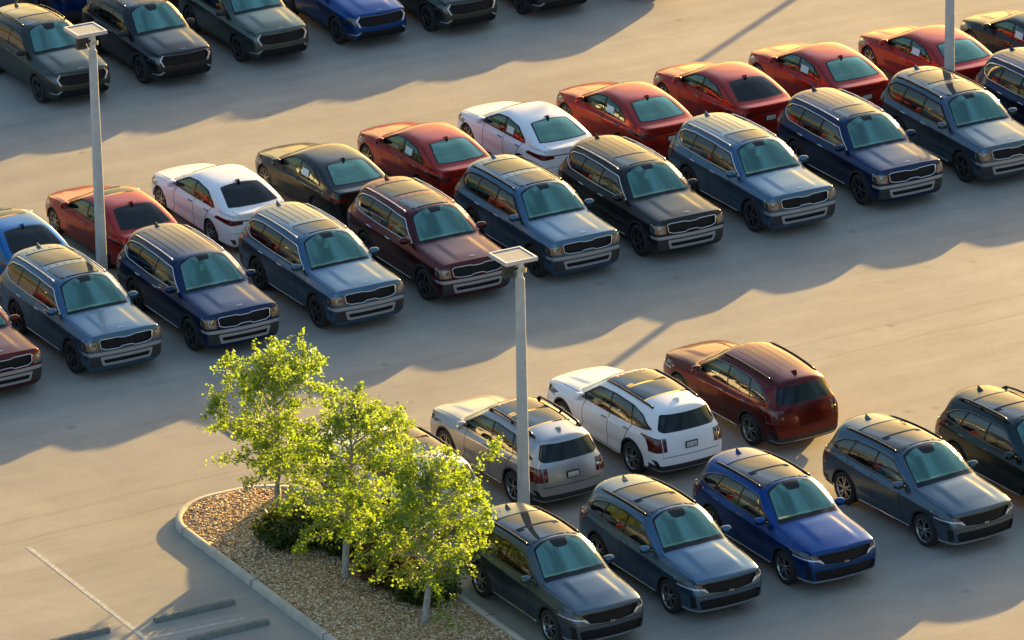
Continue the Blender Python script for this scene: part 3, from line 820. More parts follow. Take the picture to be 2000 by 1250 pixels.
# ================================================================== sedan
def sedan(sunroof=False):
    W = .90; S = dict(L=4.64, W=1.80, r=.325, ax=(1.45, -1.25), rim='sedan')
    def p(wy, zb, **k): return prof(W, wy, zb, .17, **k)
    y, z = p(.84, .70); s0 = stn([2.10, 2.24, 2.25, 2.24, 2.20, 2.10], y, z, [2.17, 2.22, 2.28, 2.30], [.71, .58, .32, 0], [.745, .76, .77, .77], ck=.35, cb=.2)
    y, z = p(.965, .78); s1 = stn(1.85, y, z, [1.88, 1.90, 1.92, 1.92], [.77, .62, .33, 0], [.825, .86, .875, .88], cb=.2)
    y, z = p(1., .85); s2 = stn(1.40, y, z, 1.42, [.80, .65, .35, 0], [.90, .935, .95, .955], cb=.25)
    y, z = p(1., .885); s3 = stn([.88]*5+[.86], y, z, [.93, 1.0, 1.07, 1.09], [.80, .68, .37, 0], [.945, .975, 1.0, 1.005], ck=.6, cb=.35, c1=.5)
    y, z = p(1., .91); s4 = stn([.1, .1, .1, .12, .18, .22], y, z, [.10, .12, .20, .23], [.68, .575, .32, 0], [1.33, 1.39, 1.425, 1.435], ck=.35, cb=.35, c1=.4)
    y, z = p(.995, .925); s5 = stn(-.50, y, z, -.50, [.71, .61, .34, 0], [1.35, 1.415, 1.445, 1.45], cb=.35, c1=.35)
    y, z = p(1., .955); s6 = stn([-1.2]*5+[-1.25], y, z, [-1.10, -1.10, -1.12, -1.13], [.70, .60, .33, 0], [1.285, 1.35, 1.385, 1.39], ck=.35, cb=.35, c1=.3)
    y, z = p(.985, .985); s7 = stn([-1.72]*5+[-1.84], y, z, [-1.90, -1.98, -2.03, -2.04], [.78, .67, .37, 0], [1.02, 1.03, 1.04, 1.045], ck=.6, cb=.3, c1=.15)
    y, z = p(.90, .96, tuck=.91); s8 = stn([-2.12, -2.24, -2.24, -2.22, -2.20, -2.14], y, z, [-2.17, -2.23, -2.27, -2.28], [.72, .60, .33, 0], [1.0, 1.015, 1.02, 1.02], ck=.7)
    def bump(x, y, z):
        if x > 1.0 and z > .7:
            a = abs(y); k = min(1, max(0, (x-1.0)/.3))*min(1, max(0, (2.15-x)/.4)); c = .42-.06*(x-1)
            z += k*(.016*(1/(1+math.exp((a-c)/.02)))-.006)
        if abs(y) > .7 and z < .95: y *= 1-.018*math.exp(-((z-.45)/.10)**2)*(1 if -1. < x < 1.1 else .3)
        return (x, y, z)
    B = Body([s0, s1, s2, s3, s4, s5, s6, s7, s8], (4.64, 1.80, 1.44, .17), [.06, .09, .10, .10, .10, .07], [-.05, -.08, -.09, -.08, -.07, -.05], bump, (.93, 1.35))
    dlo = round_poly([(.80, .94), (.60, 1.06), (.12, 1.29), (-.35, 1.335), (-.95, 1.27), (-1.33, 1.09), (-1.42, .99), (-1.2, .975), (-.3, .95)], .05, 3)
    B.cut('side', dlo, 'black', 0, .1)
    B.cut('side', round_poly([(.64, .965), (.50, 1.075), (.10, 1.262), (-.30, 1.305), (-.34, .975)], .03), 'sidewinf', 0, .1)
    B.cut('side', round_poly([(-.42, .975), (-.38, 1.305), (-.90, 1.25), (-1.04, 1.19), (-1.06, .99)], .03), 'sidewinr', 0, .1)
    B.cut('side', round_poly([(-1.12, 1.0), (-1.10, 1.165), (-1.27, 1.085), (-1.35, 1.0)], .02), 'sidewinq', 0, .1)
    ws = round_poly([(1.0, -.70), (1.06, -.4), (1.085, 0), (1.06, .4), (1.0, .70), (.22, .52), (.14, .3), (.12, 0), (.14, -.3), (.22, -.52)], .03)
    B.cut('top', ws, 'black', nmin=.2)
    wi = round_poly([(.93, -.66), (.98, -.4), (1.0, 0), (.98, .4), (.93, .66), (.27, .495), (.20, .3), (.18, 0), (.20, -.3), (.27, -.495)], .04)
    B.cut('top', wi, 'windshield', nmin=.2)
    rwo = round_poly([(-1.10, -.51), (-1.06, 0), (-1.10, .51), (-1.84, .67), (-1.91, .4), (-1.94, 0), (-1.91, -.4), (-1.84, -.67)], .05)
    B.cut('top', rwo, 'black', nmin=.2)
    B.cut('top', round_poly([(-1.13, -.47), (-1.10, 0), (-1.13, .47), (-1.82, .63), (-1.88, .36), (-1.90, 0), (-1.88, -.36), (-1.82, -.63)], .06), 'rearglass', nmin=.2)
    gr = [(-.55, .70), (.55, .70), (.50, .61), (-.50, .61)]
    B.cut('front', gr, 'grille', nmin=.1)
    B.cut('front', [(.57, .72), (.88, .74), (.88, .62), (.54, .61)], 'headlight', nmin=.1, mirror=True)
    B.cut('side', [(2.2, .73), (1.86, .75), (1.98, .66), (2.2, .63)], 'headlight', 0, .12, lambda c: c.x > 1.8 and abs(c.y) > .72)
    B.cut('front', [(-.60, .48), (.60, .48), (.68, .26), (-.68, .26)], 'intake', nmin=.1)
    # rear face
    B.cut('rear', [(.88, .885), (.50, .865), (.50, .775), (.80, .755), (.90, .80)], 'tail', nmin=.05, mirror=True)
    B.cut('rear', [(.495, .862), (-.495, .862), (-.495, .835), (.495, .835)], 'black', nmin=.1)
    B.cut('rear', [(.495, .85), (-.495, .85), (-.495, .842), (.495, .842)], 'tail#C', nmin=.1)
    B.cut('side', [(-2.08, .895), (-2.3, .87), (-2.3, .78), (-2.14, .79)], 'tail', 0, .05, lambda c: c.x < -2.0 and abs(c.y) > .72)
    B.cut('rear', [(.60, .30), (.52, .24), (-.52, .24), (-.60, .30), (-.66, .17), (.66, .17)], 'plast', nmin=.1)
    B.cut('rear', [(.72, .42), (.80, .40), (.74, .28), (.68, .30)], 'plast', nmin=.1, mirror=True)
    B.cut('rear', [(.44, .79), (.44, .63), (-.44, .63), (-.44, .79)], 'seam', nmin=.1, lim=lambda c: False)
    B.cut('rear', [(-.80, .575), (.80, .575), (.80, .565), (-.80, .565)], 'seam', nmin=.1)
    arches(B, S['ax'], S['r'], 1.12)
    for q in ((.60, .92, .66, .40), (.66, .40, .80, .24), (-.38, .94, -.36, .24), (-1.28, .97, -1.0, .62)): seam(B, *q)
    seam(B, -1.62, 1.0, -2.2, .965, .005)
    topseam(B, .96, .77, 2.0, .68); topseam(B, -1.97, .64, -2.24, .58)
    if sunroof: B.cut('top', round_poly([(.10, -.42), (.10, .42), (-.38, .44), (-.38, -.44)], .05), 'sunroof#1', nmin=.3)
    S['gf'] = W_CLEAR; S['gr'] = W_CLEAR; S['rg'] = W_REARG; S['handle'] = DCHROME; S['trimr'] = .009
    std_extras(B, S, 1., (.66, .835, 1.0), [(-.22, .83), (-1.08, .85)], None, -1.02, dlo, BLACK)
    S['extra'].append(plate(B, 0, .70))
    S['interior'] = interior_mesh(.50, -1.3, .66, .28, .90, [(-.10, 2), (-.80, 1)], .74)
    root = assemble('sedan', B, S)
    place_text('KIA', B, 'rear', 0, .93, .07, CHROME, root)
    # invoice sheet behind the rear door glass, both cars with and without it share the rest
    return root

# ================================================================== compact crossover
def crossover():
    W = .932; S = dict(L=4.66, W=1.865, r=.36, ax=(1.42, -1.335), rim='dark', lens=LENSD, mirblack=True)
    def p(wy, zb, **k): return prof(W, wy, zb, .22, **k)
    y, z = p(.86, .88); s0 = stn([2.14, 2.26, 2.26, 2.25, 2.22, 2.12], y, z, [2.19, 2.24, 2.29, 2.31], [.75, .61, .34, 0], [.93, .95, .955, .96], ck=.6, cb=.3)
    y, z = p(.975, .93); s1 = stn(1.86, y, z, [1.89, 1.91, 1.92, 1.92], [.80, .65, .35, 0], [.985, 1.02, 1.04, 1.045], cb=.3)
    y, z = p(1., .98); s2 = stn(1.40, y, z, 1.42, [.82, .67, .36, 0], [1.04, 1.08, 1.10, 1.105], cb=.35)
    y, z = p(1., 1.01); s3 = stn([.86]*5+[.84], y, z, [.90, .97, 1.03, 1.05], [.81, .69, .38, 0], [1.075, 1.11, 1.14, 1.145], ck=.65, cb=.45, c1=.6)
    y, z = p(1., 1.03); s4 = stn([.2, .2, .2, .22, .25, .28], y, z, [.12, .15, .22, .25], [.69, .58, .32, 0], [1.515, 1.595, 1.635, 1.65], ck=.5, cb=.45, c1=.45)
    y, z = p(.995, 1.05); s5 = stn(-.50, y, z, -.5, [.70, .59, .33, 0], [1.54, 1.625, 1.665, 1.67], cb=.45, c1=.4)
    y, z = p(1., 1.09); s6 = stn(-1.2, y, z, -1.25, [.68, .57, .32, 0], [1.50, 1.585, 1.62, 1.63], cb=.45, c1=.35)
    y, z = p(.975, 1.14); s7 = stn([-1.72]*6, y, z, [-1.85, -1.95, -2.0, -2.02], [.63, .53, .30, 0], [1.42, 1.50, 1.545, 1.555], ck=.8, cb=.4, c1=.3)
    y, z = p(.92, 1.07, tuck=.90); s8 = stn([-2.20, -2.28, -2.28, -2.25, -2.23, -2.16], y, z, [-2.18, -2.22, -2.26, -2.27], [.73, .61, .34, 0], [1.08, 1.08, 1.07, 1.07], ck=.5)
    def bump(x, y, z):
        if x > .98 and z > .9:
            a = abs(y); k = min(1, max(0, (x-.98)/.3))*min(1, max(0, (2.2-x)/.4)); c = .44-.04*(x-1)
            z += k*(.02*(1/(1+math.exp((a-c)/.025)))-.008)
        return (x, y, z)
    B = Body([s0, s1, s2, s3, s4, s5, s6, s7, s8], (4.66, 1.865, 1.66, .21), [.06, .10, .11, .11, .11, .08], [-.06, -.09, -.10, -.09, -.08, -.05], bump, (1.05, 1.54))
    dlo = round_poly([(.80, 1.065), (.16, 1.465), (-.5, 1.50), (-1.15, 1.45), (-1.72, 1.24), (-1.6, 1.15), (-.5, 1.085)], .04, 3)
    B.cut('side', [(2.2, .22), (2.2, .38), (-2.2, .38), (-2.2, .22)], 'plast', 0, .1)
    B.cut('side', dlo, 'black', 0, .1)
    B.cut('side', round_poly([(.70, 1.085), (.15, 1.44), (-.30, 1.468), (-.36, 1.10)], .03), 'sidewinf', 0, .1)
    B.cut('side', round_poly([(-.42, 1.10), (-.36, 1.47), (-1.06, 1.44), (-1.18, 1.13)], .03), 'sidewinr', 0, .1)
    B.cut('side', round_poly([(-1.23, 1.14), (-1.11, 1.435), (-1.62, 1.25), (-1.5, 1.16)], .03), 'sidewinq', 0, .1)
    ws = round_poly([(.965, -.725), (1.02, -.4), (1.045, 0), (1.02, .4), (.965, .725), (.24, .565), (.17, .3), (.14, 0), (.17, -.3), (.24, -.565)], .03)
    B.cut('top', ws, 'black', nmin=.2)
    wi = round_poly([(.87, -.68), (.92, -.4), (.945, 0), (.92, .4), (.87, .68), (.29, .54), (.22, .3), (.20, 0), (.22, -.3), (.29, -.54)], .04)
    B.cut('top', wi, 'windshield', nmin=.2)
    B.cut('top', [(.42, -.08), (.42, .08), (.36, .14), (.17, .18), (.17, -.18), (.36, -.14)], 'black', nmin=.2)
    B.cut('rear', round_poly([(-.58, 1.46), (.58, 1.46), (.70, 1.14), (-.70, 1.14)], .05), 'rearglass', nmin=.15)
    gr = [(-.60, .875), (-.20, .87), (.20, .87), (.60, .875), (.66, .77), (.58, .66), (.40, .625), (-.40, .625), (-.58, .66), (-.66, .77)]
    B.cut('front', gr, 'grille', nmin=.1)
    B.cut('front', [(.66, .875), (.86, .85), (.90, .74), (.74, .67), (.69, .77)], 'headlight', nmin=.1, mirror=True)
    B.cut('front', [(.60, .91), (.63, .91), (.72, .785), (.64, .62), (.60, .62), (.68, .785)], 'drl', nmin=.1, mirror=True)
    B.cut('front', [(-.62, .45), (-.55, .49), (.55, .49), (.62, .45), (.70, .30), (-.70, .30)], 'intake', nmin=.1)
    B.cut('front', [(.95, .30), (.95, .21), (-.95, .21), (-.95, .30)], 'plast', nmin=.1)
    B.cut('front', [(.62, .50), (.72, .44), (.84, .43), (.84, .405), (.70, .41), (.60, .47)], 'skid', nmin=.1, mirror=True)
    B.cut('rear', [(.95, .50), (-.95, .50), (-.95, .21), (.95, .21)], 'plast', nmin=.1)
    B.cut('rear', [(.88, 1.0), (.45, .97), (.45, .92), (.70, .80), (.88, .84)], 'tail', nmin=.05, mirror=True)
    arches(B, S['ax'], S['r'], 1.14, 1.30)
    for q in ((.56, 1.06, .60, .52), (-.40, 1.09, -.38, .40), (-1.22, 1.12, -1.0, .78)): seam(B, *q)
    B.cut('top', [(.16, -.545), (.10, -.3), (.08, 0), (.10, .3), (.16, .545), (-1.35, .52), (-1.35, -.52)], 'roofglass', nmin=.3)
    B.cut('top', [(-.50, -.47), (-.50, .47), (-.52, .47), (-.52, -.47)], 'seam', nmin=.3)
    topseam(B, .92, .78, 2.05, .72)
    S['handle'] = DCHROME; S['trimr'] = .009
    std_extras(B, S, 1.1, (.62, .87, 1.12), [(-.24, .95), (-1.08, .98)],
               ([(.05, .58, 0), (-.05, .585, .05), (-.5, .59, .06), (-1.0, .585, .06), (-1.4, .57, .05), (-1.5, .56, 0)], .02, BLACK), -1.62, dlo, BLACK)
    def f(m): m.tube(B.line('front', [(-.60, .895), (-.22, .895), (-.12, .885), (.12, .885), (.22, .895), (.60, .895)], .01, 1, False, .008, .05), .013, 5)
    S['extra'].append(('grille_frame', mesh_of(f, [DCHROME], 'grille_frame')))
    S['extra'].append(plate(B, 0, .74))
    S['interior'] = interior_mesh(.50, -1.6, .68, .40, .99, [(-.1, 2), (-.95, 2)])
    root = assemble('compact_crossover', B, S)
    place_text('KIA', B, 'top', 2.16, 0, .085, CHROME, root)
    return root

def copy_tree(o, parent=None):
    c = o.copy(); COL.objects.link(c)
    if parent: c.parent = parent
    for ch in list(o.children): copy_tree(ch, c)
    return c

PROTO = {
 'A_twin': large_suv('twin'), 'A_rib': large_suv('rib'), 'A_ribsun': large_suv('ribsun'),
 'D_glass': mid_suv('glass'), 'D_raised': mid_suv('glass', True), 'D_rib': mid_suv('ribs'),
 'B': sedan(), 'B_sun': sedan(True), 'S': crossover(),
}
def sticker_mesh():
    m = MB(); m.box((-.66, .822, 1.115), (.34, .004, .17), 0, Matrix.Rotation(R(16), 3, "X")); me = m.mesh('window_sticker'); me.materials.append(STICK); return me
STK = sticker_mesh()
def tagm():
    m = MB(); m.box((.30, .02, 1.42), (.006, .11, .16), 0); me = m.mesh('hang_tag'); me.materials.append(STICK); return me
TAGM = tagm()
USED = set()
def put(kind, x, y, hdg, col, label, group, opts=()):
    src = PROTO[kind]
    if kind in USED: root = copy_tree(src)
    else: USED.add(kind); root = copy_tree(src)
    root.location = (x, y, 0); root.rotation_euler = (0, 0, R(hdg))
    if 'proto' in root: del root['proto']
    cat = {'A': 'suv', 'D': 'suv', 'B': 'sedan', 'S': 'crossover'}[kind[0]]
    tag(root, label, cat, group)
    for ch in root.children:
        nm = ch.name.split('.')[0]
        if 'painted' in ch:
            setmat(ch, PAINT[col]); del ch['painted']
        if nm == 'rear_window' and 'darkrear' in opts: setmat(ch, W_REARD)
        if nm in ('window_trim', 'roof_rail') and 'blacktrim' in opts: setmat(ch, BLACK)
        if nm == 'side_window' and 'darkside' in opts: setmat(ch, W_DARK)
        if nm == 'antenna' and col in ('white', 'silver') and kind[0] == 'B': setmat(ch, BLACK)
    if 'noplate' in opts:
        for ch in list(root.children):
            if ch.name.split('.')[0] == 'licence_plate': bpy.data.objects.remove(ch)
    if 'tag' in opts: mkpart('hang_tag', TAGM, root)
    if 'sticker' in opts: mkpart('window_sticker', STK, root)
    return root
def gx(h, l): p = G(h, l); return p.x, p.y

GA, GB, GS, GD, GE = ('large suvs in the middle block facing the open lane', 'sedans parked nose out behind the large suvs', 'crossovers in the far row', 'mid size suvs in the nearest row', 'mid size suvs parked rear to rear with the nearest row')
A = [(-12.54, -1.13), (-9.93, .24), (-7.28, 1.52), (-4.46, 2.85), (-1.96, 4.49), (.60, 5.92), (3.10, 7.20), (5.83, 8.73), (8.53, 10.47), (11.15, 11.99), (13.66, 13.35)]
Aspec = [
 ('A_ribsun', 'copper', 'maroon SUV cut off by the left edge, only hood and chrome grille in view', ()),
 ('A_twin', 'steel', 'steel blue SUV with two glass roof panels, in front of the far-left blue sedan', ()),
 ('A_rib', 'navy', 'navy SUV with a ribbed roof and no sunroof, in front of the left lamp post', ()),
 ('A_ribsun', 'steel', 'steel blue SUV with roof ribs and one sunroof, between the navy and maroon SUVs', ()),
 ('A_twin', 'maroon', 'dark maroon SUV with two glass roof panels, above the central lamp post', ()),
 ('A_twin', 'steel', 'steel blue SUV with black roof rails, between the maroon and the black SUV', ('blacktrim',)),
 ('A_ribsun', 'black', 'black SUV with chrome window surround, parked between two blue-grey SUVs', ()),
 ('A_ribsun', 'steel', 'light blue SUV with ribbed roof, between the black SUV and a navy SUV', ()),
 ('A_ribsun', 'navy', 'navy SUV with a sunroof, between the light blue SUV and the right lamp post', ()),
 ('A_twin', 'greyblue', 'grey-blue SUV with a sunlit patch on its hood, in front of the right lamp post', ('blacktrim',)),
 ('A_rib', 'navy', 'navy SUV cut off by the right edge of the picture, its rear quarter in view', ()),
]
for i, ((x, y), (k, c, lb, op)) in enumerate(zip(A, Aspec)): put(k, x, y, -60.9+(0, .4, -.3, .5, -.4, .2, -.2, .3, 0, -.4, .2)[i], c, lb, GA, op+(('tag',) if i in (2, 3, 6, 7) else ()))
Bspec = [
 ('B_sun', 'blue', 'bright blue sedan with a dark sunroof at the left edge', ('darkrear',)),
 ('B_sun', 'red', 'red sedan with a dark sunroof behind the left lamp post', ('darkrear',)),
 ('B', 'white', 'white sedan with a black rear window, between a red and a black sedan', ('darkrear',)),
 ('B', 'graphite', 'black sedan, the only black one between a white and a red sedan', ('sticker',)),
 ('B', 'red', 'red sedan with a pale green rear window, between the black and the second white sedan', ('sticker',)),
 ('B', 'white', 'white sedan with a sticker in its rear door window, between two red sedans', ('sticker',)),
 ('B', 'red', 'red sedan directly right of the second white sedan', ('sticker',)),
 ('B', 'red', 'red sedan with a black rear window and no window sticker', ('darkrear',)),
 ('B', 'red', 'red sedan between the black-windowed red sedan and the one at the right lamp post', ('sticker',)),
 ('B', 'red', 'red sedan half hidden by the right lamp post', ('sticker',)),
 ('B', 'charcoal', 'dark grey-blue sedan at the top right edge', ('sticker',)),
]
B0 = Vector((-12.15, 5.10)); B9 = Vector((10.88, 17.78)); db = None
b2 = Vector((-7.02, 8.04)); b8 = Vector((7.89, 16.56)); stp = (b8-b2)/6
for i, (k, c, lb, op) in enumerate(Bspec):
    q = b2+stp*(i-2)
    if i == 9: q = Vector((10.78, 17.80))
    if i == 10: q = Vector((13.5, 18.95))
    put(k, q.x, q.y, 119.2, c, lb, GB, op)
Sp = [(-11.92, 18.91), (-9.37, 20.32), (-6.92, 21.91), (-4.38, 23.25), (-2.01, 24.17), (.43, 25.48), (2.9, 26.9), (5.2, 28.4), (7.4, 30.2)]
Sspec = [('olive', 'grey-green crossover left of the left lamp post in the far row'), ('charcoal', 'charcoal crossover right of the left lamp post in the far row'), ('sage', 'sage green crossover between the charcoal and the blue one'),
 ('deepblue', 'blue crossover in the far row cut off by the top edge'), ('olive', 'dark green crossover right of the blue one, mostly above the top edge'), ('charcoal', 'dark crossover of which only the front bumper shows at the top edge'),
 ('sage', 'green crossover just above the top edge'), ('charcoal', 'charcoal crossover above the top edge casting shade on the lane'), ('olive', 'olive crossover last of the far row, above the top edge')]
for i, ((x, y), (c, lb)) in enumerate(zip(Sp, Sspec)):
    if i > 6: continue
    put('S', x, y, -61.0, c, lb, GS)
for i, (c, lb) in enumerate([('graphite', 'dark crossover behind the far row at the top left corner'), ('deepblue', 'blue crossover behind the far row, its rear end showing above the charcoal crossover'), ('copper', 'dark red crossover behind the far row at the top edge'), ('graphite', 'graphite crossover behind the far row beside the dark red one')]):
    p = Vector((-14.6, 24.0, 0))+Lv*(2.85*i)
    put('S', p.x, p.y, 119.0, c, lb, 'crossovers parked rear to rear behind the far row', ('darkrear',))
Dspec = [('D_glass', .74, -15.38, -60.0, 'greyblue', 'grey-blue SUV in the nearest row beside the island trees', ()), ('D_glass', 3.20, -13.94, -60.0, 'steel', 'steel blue SUV between the one by the trees and the vivid blue one', ()),
 ('D_glass', 5.63, -12.56, -60.0, 'deepblue', 'vivid blue SUV in the nearest row', ()), ('D_glass', 8.56, -10.71, -56.8, 'greyblue', 'grey-blue SUV with bronze-looking rear wheel, right of the vivid blue SUV', ()), ('D_raised', 11.05, -9.2, -58.0, 'darkteal', 'dark SUV with raised roof rails cut off by the right edge', ())]
for k, x, y, hd, c, lb, op in Dspec: put(k, x, y, hd, c, lb, GD, op)
Espec = [('D_glass', -2.55, -9.60, 'white', 'white SUV mostly hidden behind the island trees'), ('D_raised', .03, -8.03, 'silver', 'silver SUV with black raised roof rails behind the central lamp post'),
 ('D_glass', 2.61, -6.46, 'white', 'white SUV with black glass roof and blank rear plate, beside the silver SUV'), ('D_rib', 5.22, -4.96, 'copper', 'dark red SUV with ribbed roof seen from behind')]
for k, x, y, c, lb in Espec: put(k, x, y, 121.0, c, lb, GE, ('darkrear', 'noplate') if k == 'D_rib' else ('darkrear',))
def kill(o):
    for ch in list(o.children): kill(ch)
    bpy.data.objects.remove(o)
for r_ in PROTO.values(): kill(r_)

# ------------------------------------------------------------------ ground
def ground_mat():
    m = bpy.data.materials.new('asphalt'); m.use_nodes = True; nt = m.node_tree; N = nt.nodes; K = nt.links
    b = N['Principled BSDF']; b.inputs['Roughness'].default_value = .85; b.inputs['Specular IOR Level'].default_value = .3
    tc = N.new('ShaderNodeTexCoord'); mp = N.new('ShaderNodeMapping'); mp.inputs['Rotation'].default_value = (0, 0, -HA-math.pi/2)
    K.new(tc.outputs['Object'], mp.inputs['Vector'])
    def noise(sc, det, vec=None, ro=.55, dist=0):
        n = N.new('ShaderNodeTexNoise'); n.inputs['Scale'].default_value = sc; n.inputs['Detail'].default_value = det; n.inputs['Roughness'].default_value = ro; n.inputs['Distortion'].default_value = dist
        K.new(vec or mp.outputs[0], n.inputs['Vector']); return n.outputs[0]
    def rng(s, a, b_, c, d):
        r = N.new('ShaderNodeMapRange'); r.inputs[1].default_value = a; r.inputs[2].default_value = b_; r.inputs[3].default_value = c; r.inputs[4].default_value = d
        K.new(s, r.inputs[0]); return r.outputs[0]
    def mul(a, b_):
        r = N.new('ShaderNodeMath'); r.operation = 'MULTIPLY'; K.new(a, r.inputs[0]); K.new(b_, r.inputs[1]); return r.outputs[0]
    sc = N.new('ShaderNodeMapping'); sc.inputs['Scale'].default_value = (.16, 1.1, 1); K.new(mp.outputs[0], sc.inputs['Vector'])
    streak = rng(noise(1.1, 6, sc.outputs[0]), .3, .7, .90, 1.08)
    big = rng(noise(.12, 6, ro=.6), .3, .7, .86, 1.10)
    mid = rng(noise(.8, 9, ro=.65, dist=.9), .3, .72, .94, 1.08)
    fine = rng(noise(22, 6, ro=.75), .3, .7, .84, 1.15)
    f = mul(mul(streak, big), mul(mid, fine))
    # dark oil drips
    vo = N.new('ShaderNodeTexVoronoi'); vo.inputs['Scale'].default_value = .55; K.new(mp.outputs[0], vo.inputs['Vector'])
    dr = rng(vo.outputs['Distance'], .015, .08, .68, 1.0)
    f = mul(f, dr)
    tm = N.new('ShaderNodeMapping'); tm.inputs['Scale'].default_value = (.05, .9, 1); K.new(mp.outputs[0], tm.inputs['Vector'])
    tv = N.new('ShaderNodeTexNoise'); tv.inputs['Scale'].default_value = 3.2; tv.inputs['Detail'].default_value = 2; tv.inputs['Distortion'].default_value = 1.6; K.new(tm.outputs[0], tv.inputs['Vector'])
    ta = N.new('ShaderNodeMath'); ta.operation = 'SUBTRACT'; ta.inputs[1].default_value = .5; K.new(tv.outputs[0], ta.inputs[0])
    tb = N.new('ShaderNodeMath'); tb.operation = 'ABSOLUTE'; K.new(ta.outputs[0], tb.inputs[0])
    f = mul(f, rng(tb.outputs[0], .0, .022, .93, 1.0))
    # hairline cracks, only in patches
    vc = N.new('ShaderNodeTexVoronoi'); vc.feature = 'DISTANCE_TO_EDGE'; vc.inputs['Scale'].default_value = .33
    dn = N.new('ShaderNodeTexNoise'); dn.inputs['Scale'].default_value = 1.2; dn.inputs['Detail'].default_value = 6; K.new(mp.outputs[0], dn.inputs['Vector'])
    av = N.new('ShaderNodeVectorMath'); av.operation = 'MULTIPLY_ADD'; av.inputs[1].default_value = (1.2, 1.2, 0); K.new(dn.outputs['Color'], av.inputs[0]); K.new(mp.outputs[0], av.inputs[2])
    K.new(av.outputs[0], vc.inputs['Vector'])
    ck = rng(vc.outputs['Distance'], .002, .010, .90, 1.0)
    pm = rng(noise(.16, 3), .56, .66, 0, 1)
    cm = N.new('ShaderNodeMix'); cm.data_type = 'FLOAT'; K.new(pm, cm.inputs[0]); cm.inputs[2].default_value = 1; K.new(ck, cm.inputs[3])
    f = mul(f, cm.outputs[0])
    # joints in the paving, running with the rows
    sx = N.new('ShaderNodeSeparateXYZ'); K.new(mp.outputs[0], sx.inputs[0])
    wob = rng(noise(.25, 3), 0, 1, -.25, .25)
    def joint(c, wd, dark):
        a = N.new('ShaderNodeMath'); a.operation = 'ADD'; K.new(sx.outputs[1], a.inputs[0]); K.new(wob, a.inputs[1])
        s_ = N.new('ShaderNodeMath'); s_.operation = 'SUBTRACT'; K.new(a.outputs[0], s_.inputs[0]); s_.inputs[1].default_value = c
        ab = N.new('ShaderNodeMath'); ab.operation = 'ABSOLUTE'; K.new(s_.outputs[0], ab.inputs[0])
        return rng(ab.outputs[0], wd*.4, wd, dark, 1.0)
    for c, wd, dk in JOINTS: f = mul(f, joint(c, wd, dk))
    mx = N.new('ShaderNodeMix'); mx.data_type = 'RGBA'; mx.blend_type = 'MULTIPLY'; mx.inputs[0].default_value = 1
    c1 = N.new('ShaderNodeMix'); c1.data_type = 'RGBA'; c1.inputs[6].default_value = (.325, .30, .262, 1); c1.inputs[7].default_value = (.36, .325, .27, 1)
    K.new(rng(noise(.35, 4), .35, .65, 0, 1), c1.inputs[0])
    K.new(c1.outputs[2], mx.inputs[6])
    cb = N.new('ShaderNodeCombineColor'); [K.new(f, cb.inputs[i]) for i in range(3)]
    K.new(cb.outputs[0], mx.inputs[7]); K.new(mx.outputs[2], b.inputs['Base Color'])
    bp = N.new('ShaderNodeBump'); bp.inputs['Strength'].default_value = .25; bp.inputs['Distance'].default_value = .01
    K.new(noise(25, 4), bp.inputs['Height']); K.new(bp.outputs[0], b.inputs['Normal'])
    return m
JOINTS = []
def pr(v):   # coordinate of a grid point in the rotated ground frame
    a = -HA-math.pi/2; return v.x*math.sin(a)+v.y*math.cos(a)
for h, wd, dk in ((8.6, .10, .90), (9.6, .05, .86), (2.9, .05, .94), (-9.4, .06, .92), (-12.2, .12, .95), (5.0, .04, .93)):
    JOINTS.append((pr(G(h, 5)), wd, dk))
g = MB(); g.add([(-900, -400, 0), (900, -400, 0), (900, 2500, 0), (-900, 2500, 0)], [(0, 1, 2, 3)])
tag(g.build('ground', ground_mat()), kind='structure')

# ------------------------------------------------------------------ painted lines
def stripe_mat():
    m = mat('worn_white_paint', (.43, .42, .39), .8, var=(9, .3)); return m
LINE = stripe_mat()
def stripe(h0, l0, h1, l1, wd, label):
    a, b = G(h0, l0), G(h1, l1); d = (b-a).normalized(); n = Vector((-d.y, d.x, 0))*wd/2
    m = MB(); K_ = 24; vs = []
    r2 = random.Random(int(h0*31+l0*7))
    for k in range(K_+1):
        p = a+(b-a)*k/K_; e = 1+r2.uniform(-.12, .05)
        vs += [(p-n*e)+Vector((0, 0, .004)), (p+n*e)+Vector((0, 0, .004))]
    m.add(vs, [(2*k, 2*k+2, 2*k+3, 2*k+1) for k in range(K_)])
    o = m.build('painted_line', LINE); tag(o, kind='structure')
stripe(10.05, -9.05, 18.6, -9.0, .11, '')
stripe(15.62, -8.95, 15.72, -6.85, .10, '')
stripe(10.05, -11.9, 18.6, -11.85, .11, '')

# ------------------------------------------------------------------ wheel stops
CONC = mat('old_concrete', (.20, .20, .175), .9, var=(9, .16), bump=.3)
def wheel_stop(h, l0, l1, label):
    a, b = G(h, l0), G(h, l1); ln = (b-a).length
    root_m = MB(); N_ = 10; vs = []; pf = [(-.085, 0), (-.075, .07), (-.045, .115), (.045, .115), (.075, .07), (.085, 0)]
    for k in range(N_+1):
        x = -ln/2+ln*k/N_; s_ = .86 if k in (0, N_) else 1
        for (u, v) in pf: vs.append((x, u*s_, v*s_+rnd.uniform(-.003, .003)))
    n = len(pf); fs = []
    for k in range(N_):
        for i in range(n-1): fs.append((k*n+i, (k+1)*n+i, (k+1)*n+i+1, k*n+i+1))
    fs.append(tuple(range(n))); fs.append(tuple(N_*n+i for i in range(n))[::-1])
    root_m.add(vs, fs, 0)
    o = root_m.build('wheel_stop', CONC); c = (a+b)/2; o.location = (c.x, c.y, 0); o.rotation_euler = (0, 0, math.atan2(b.y-a.y, b.x-a.x))
    tag(o, label, 'wheel stop', 'concrete wheel stops')
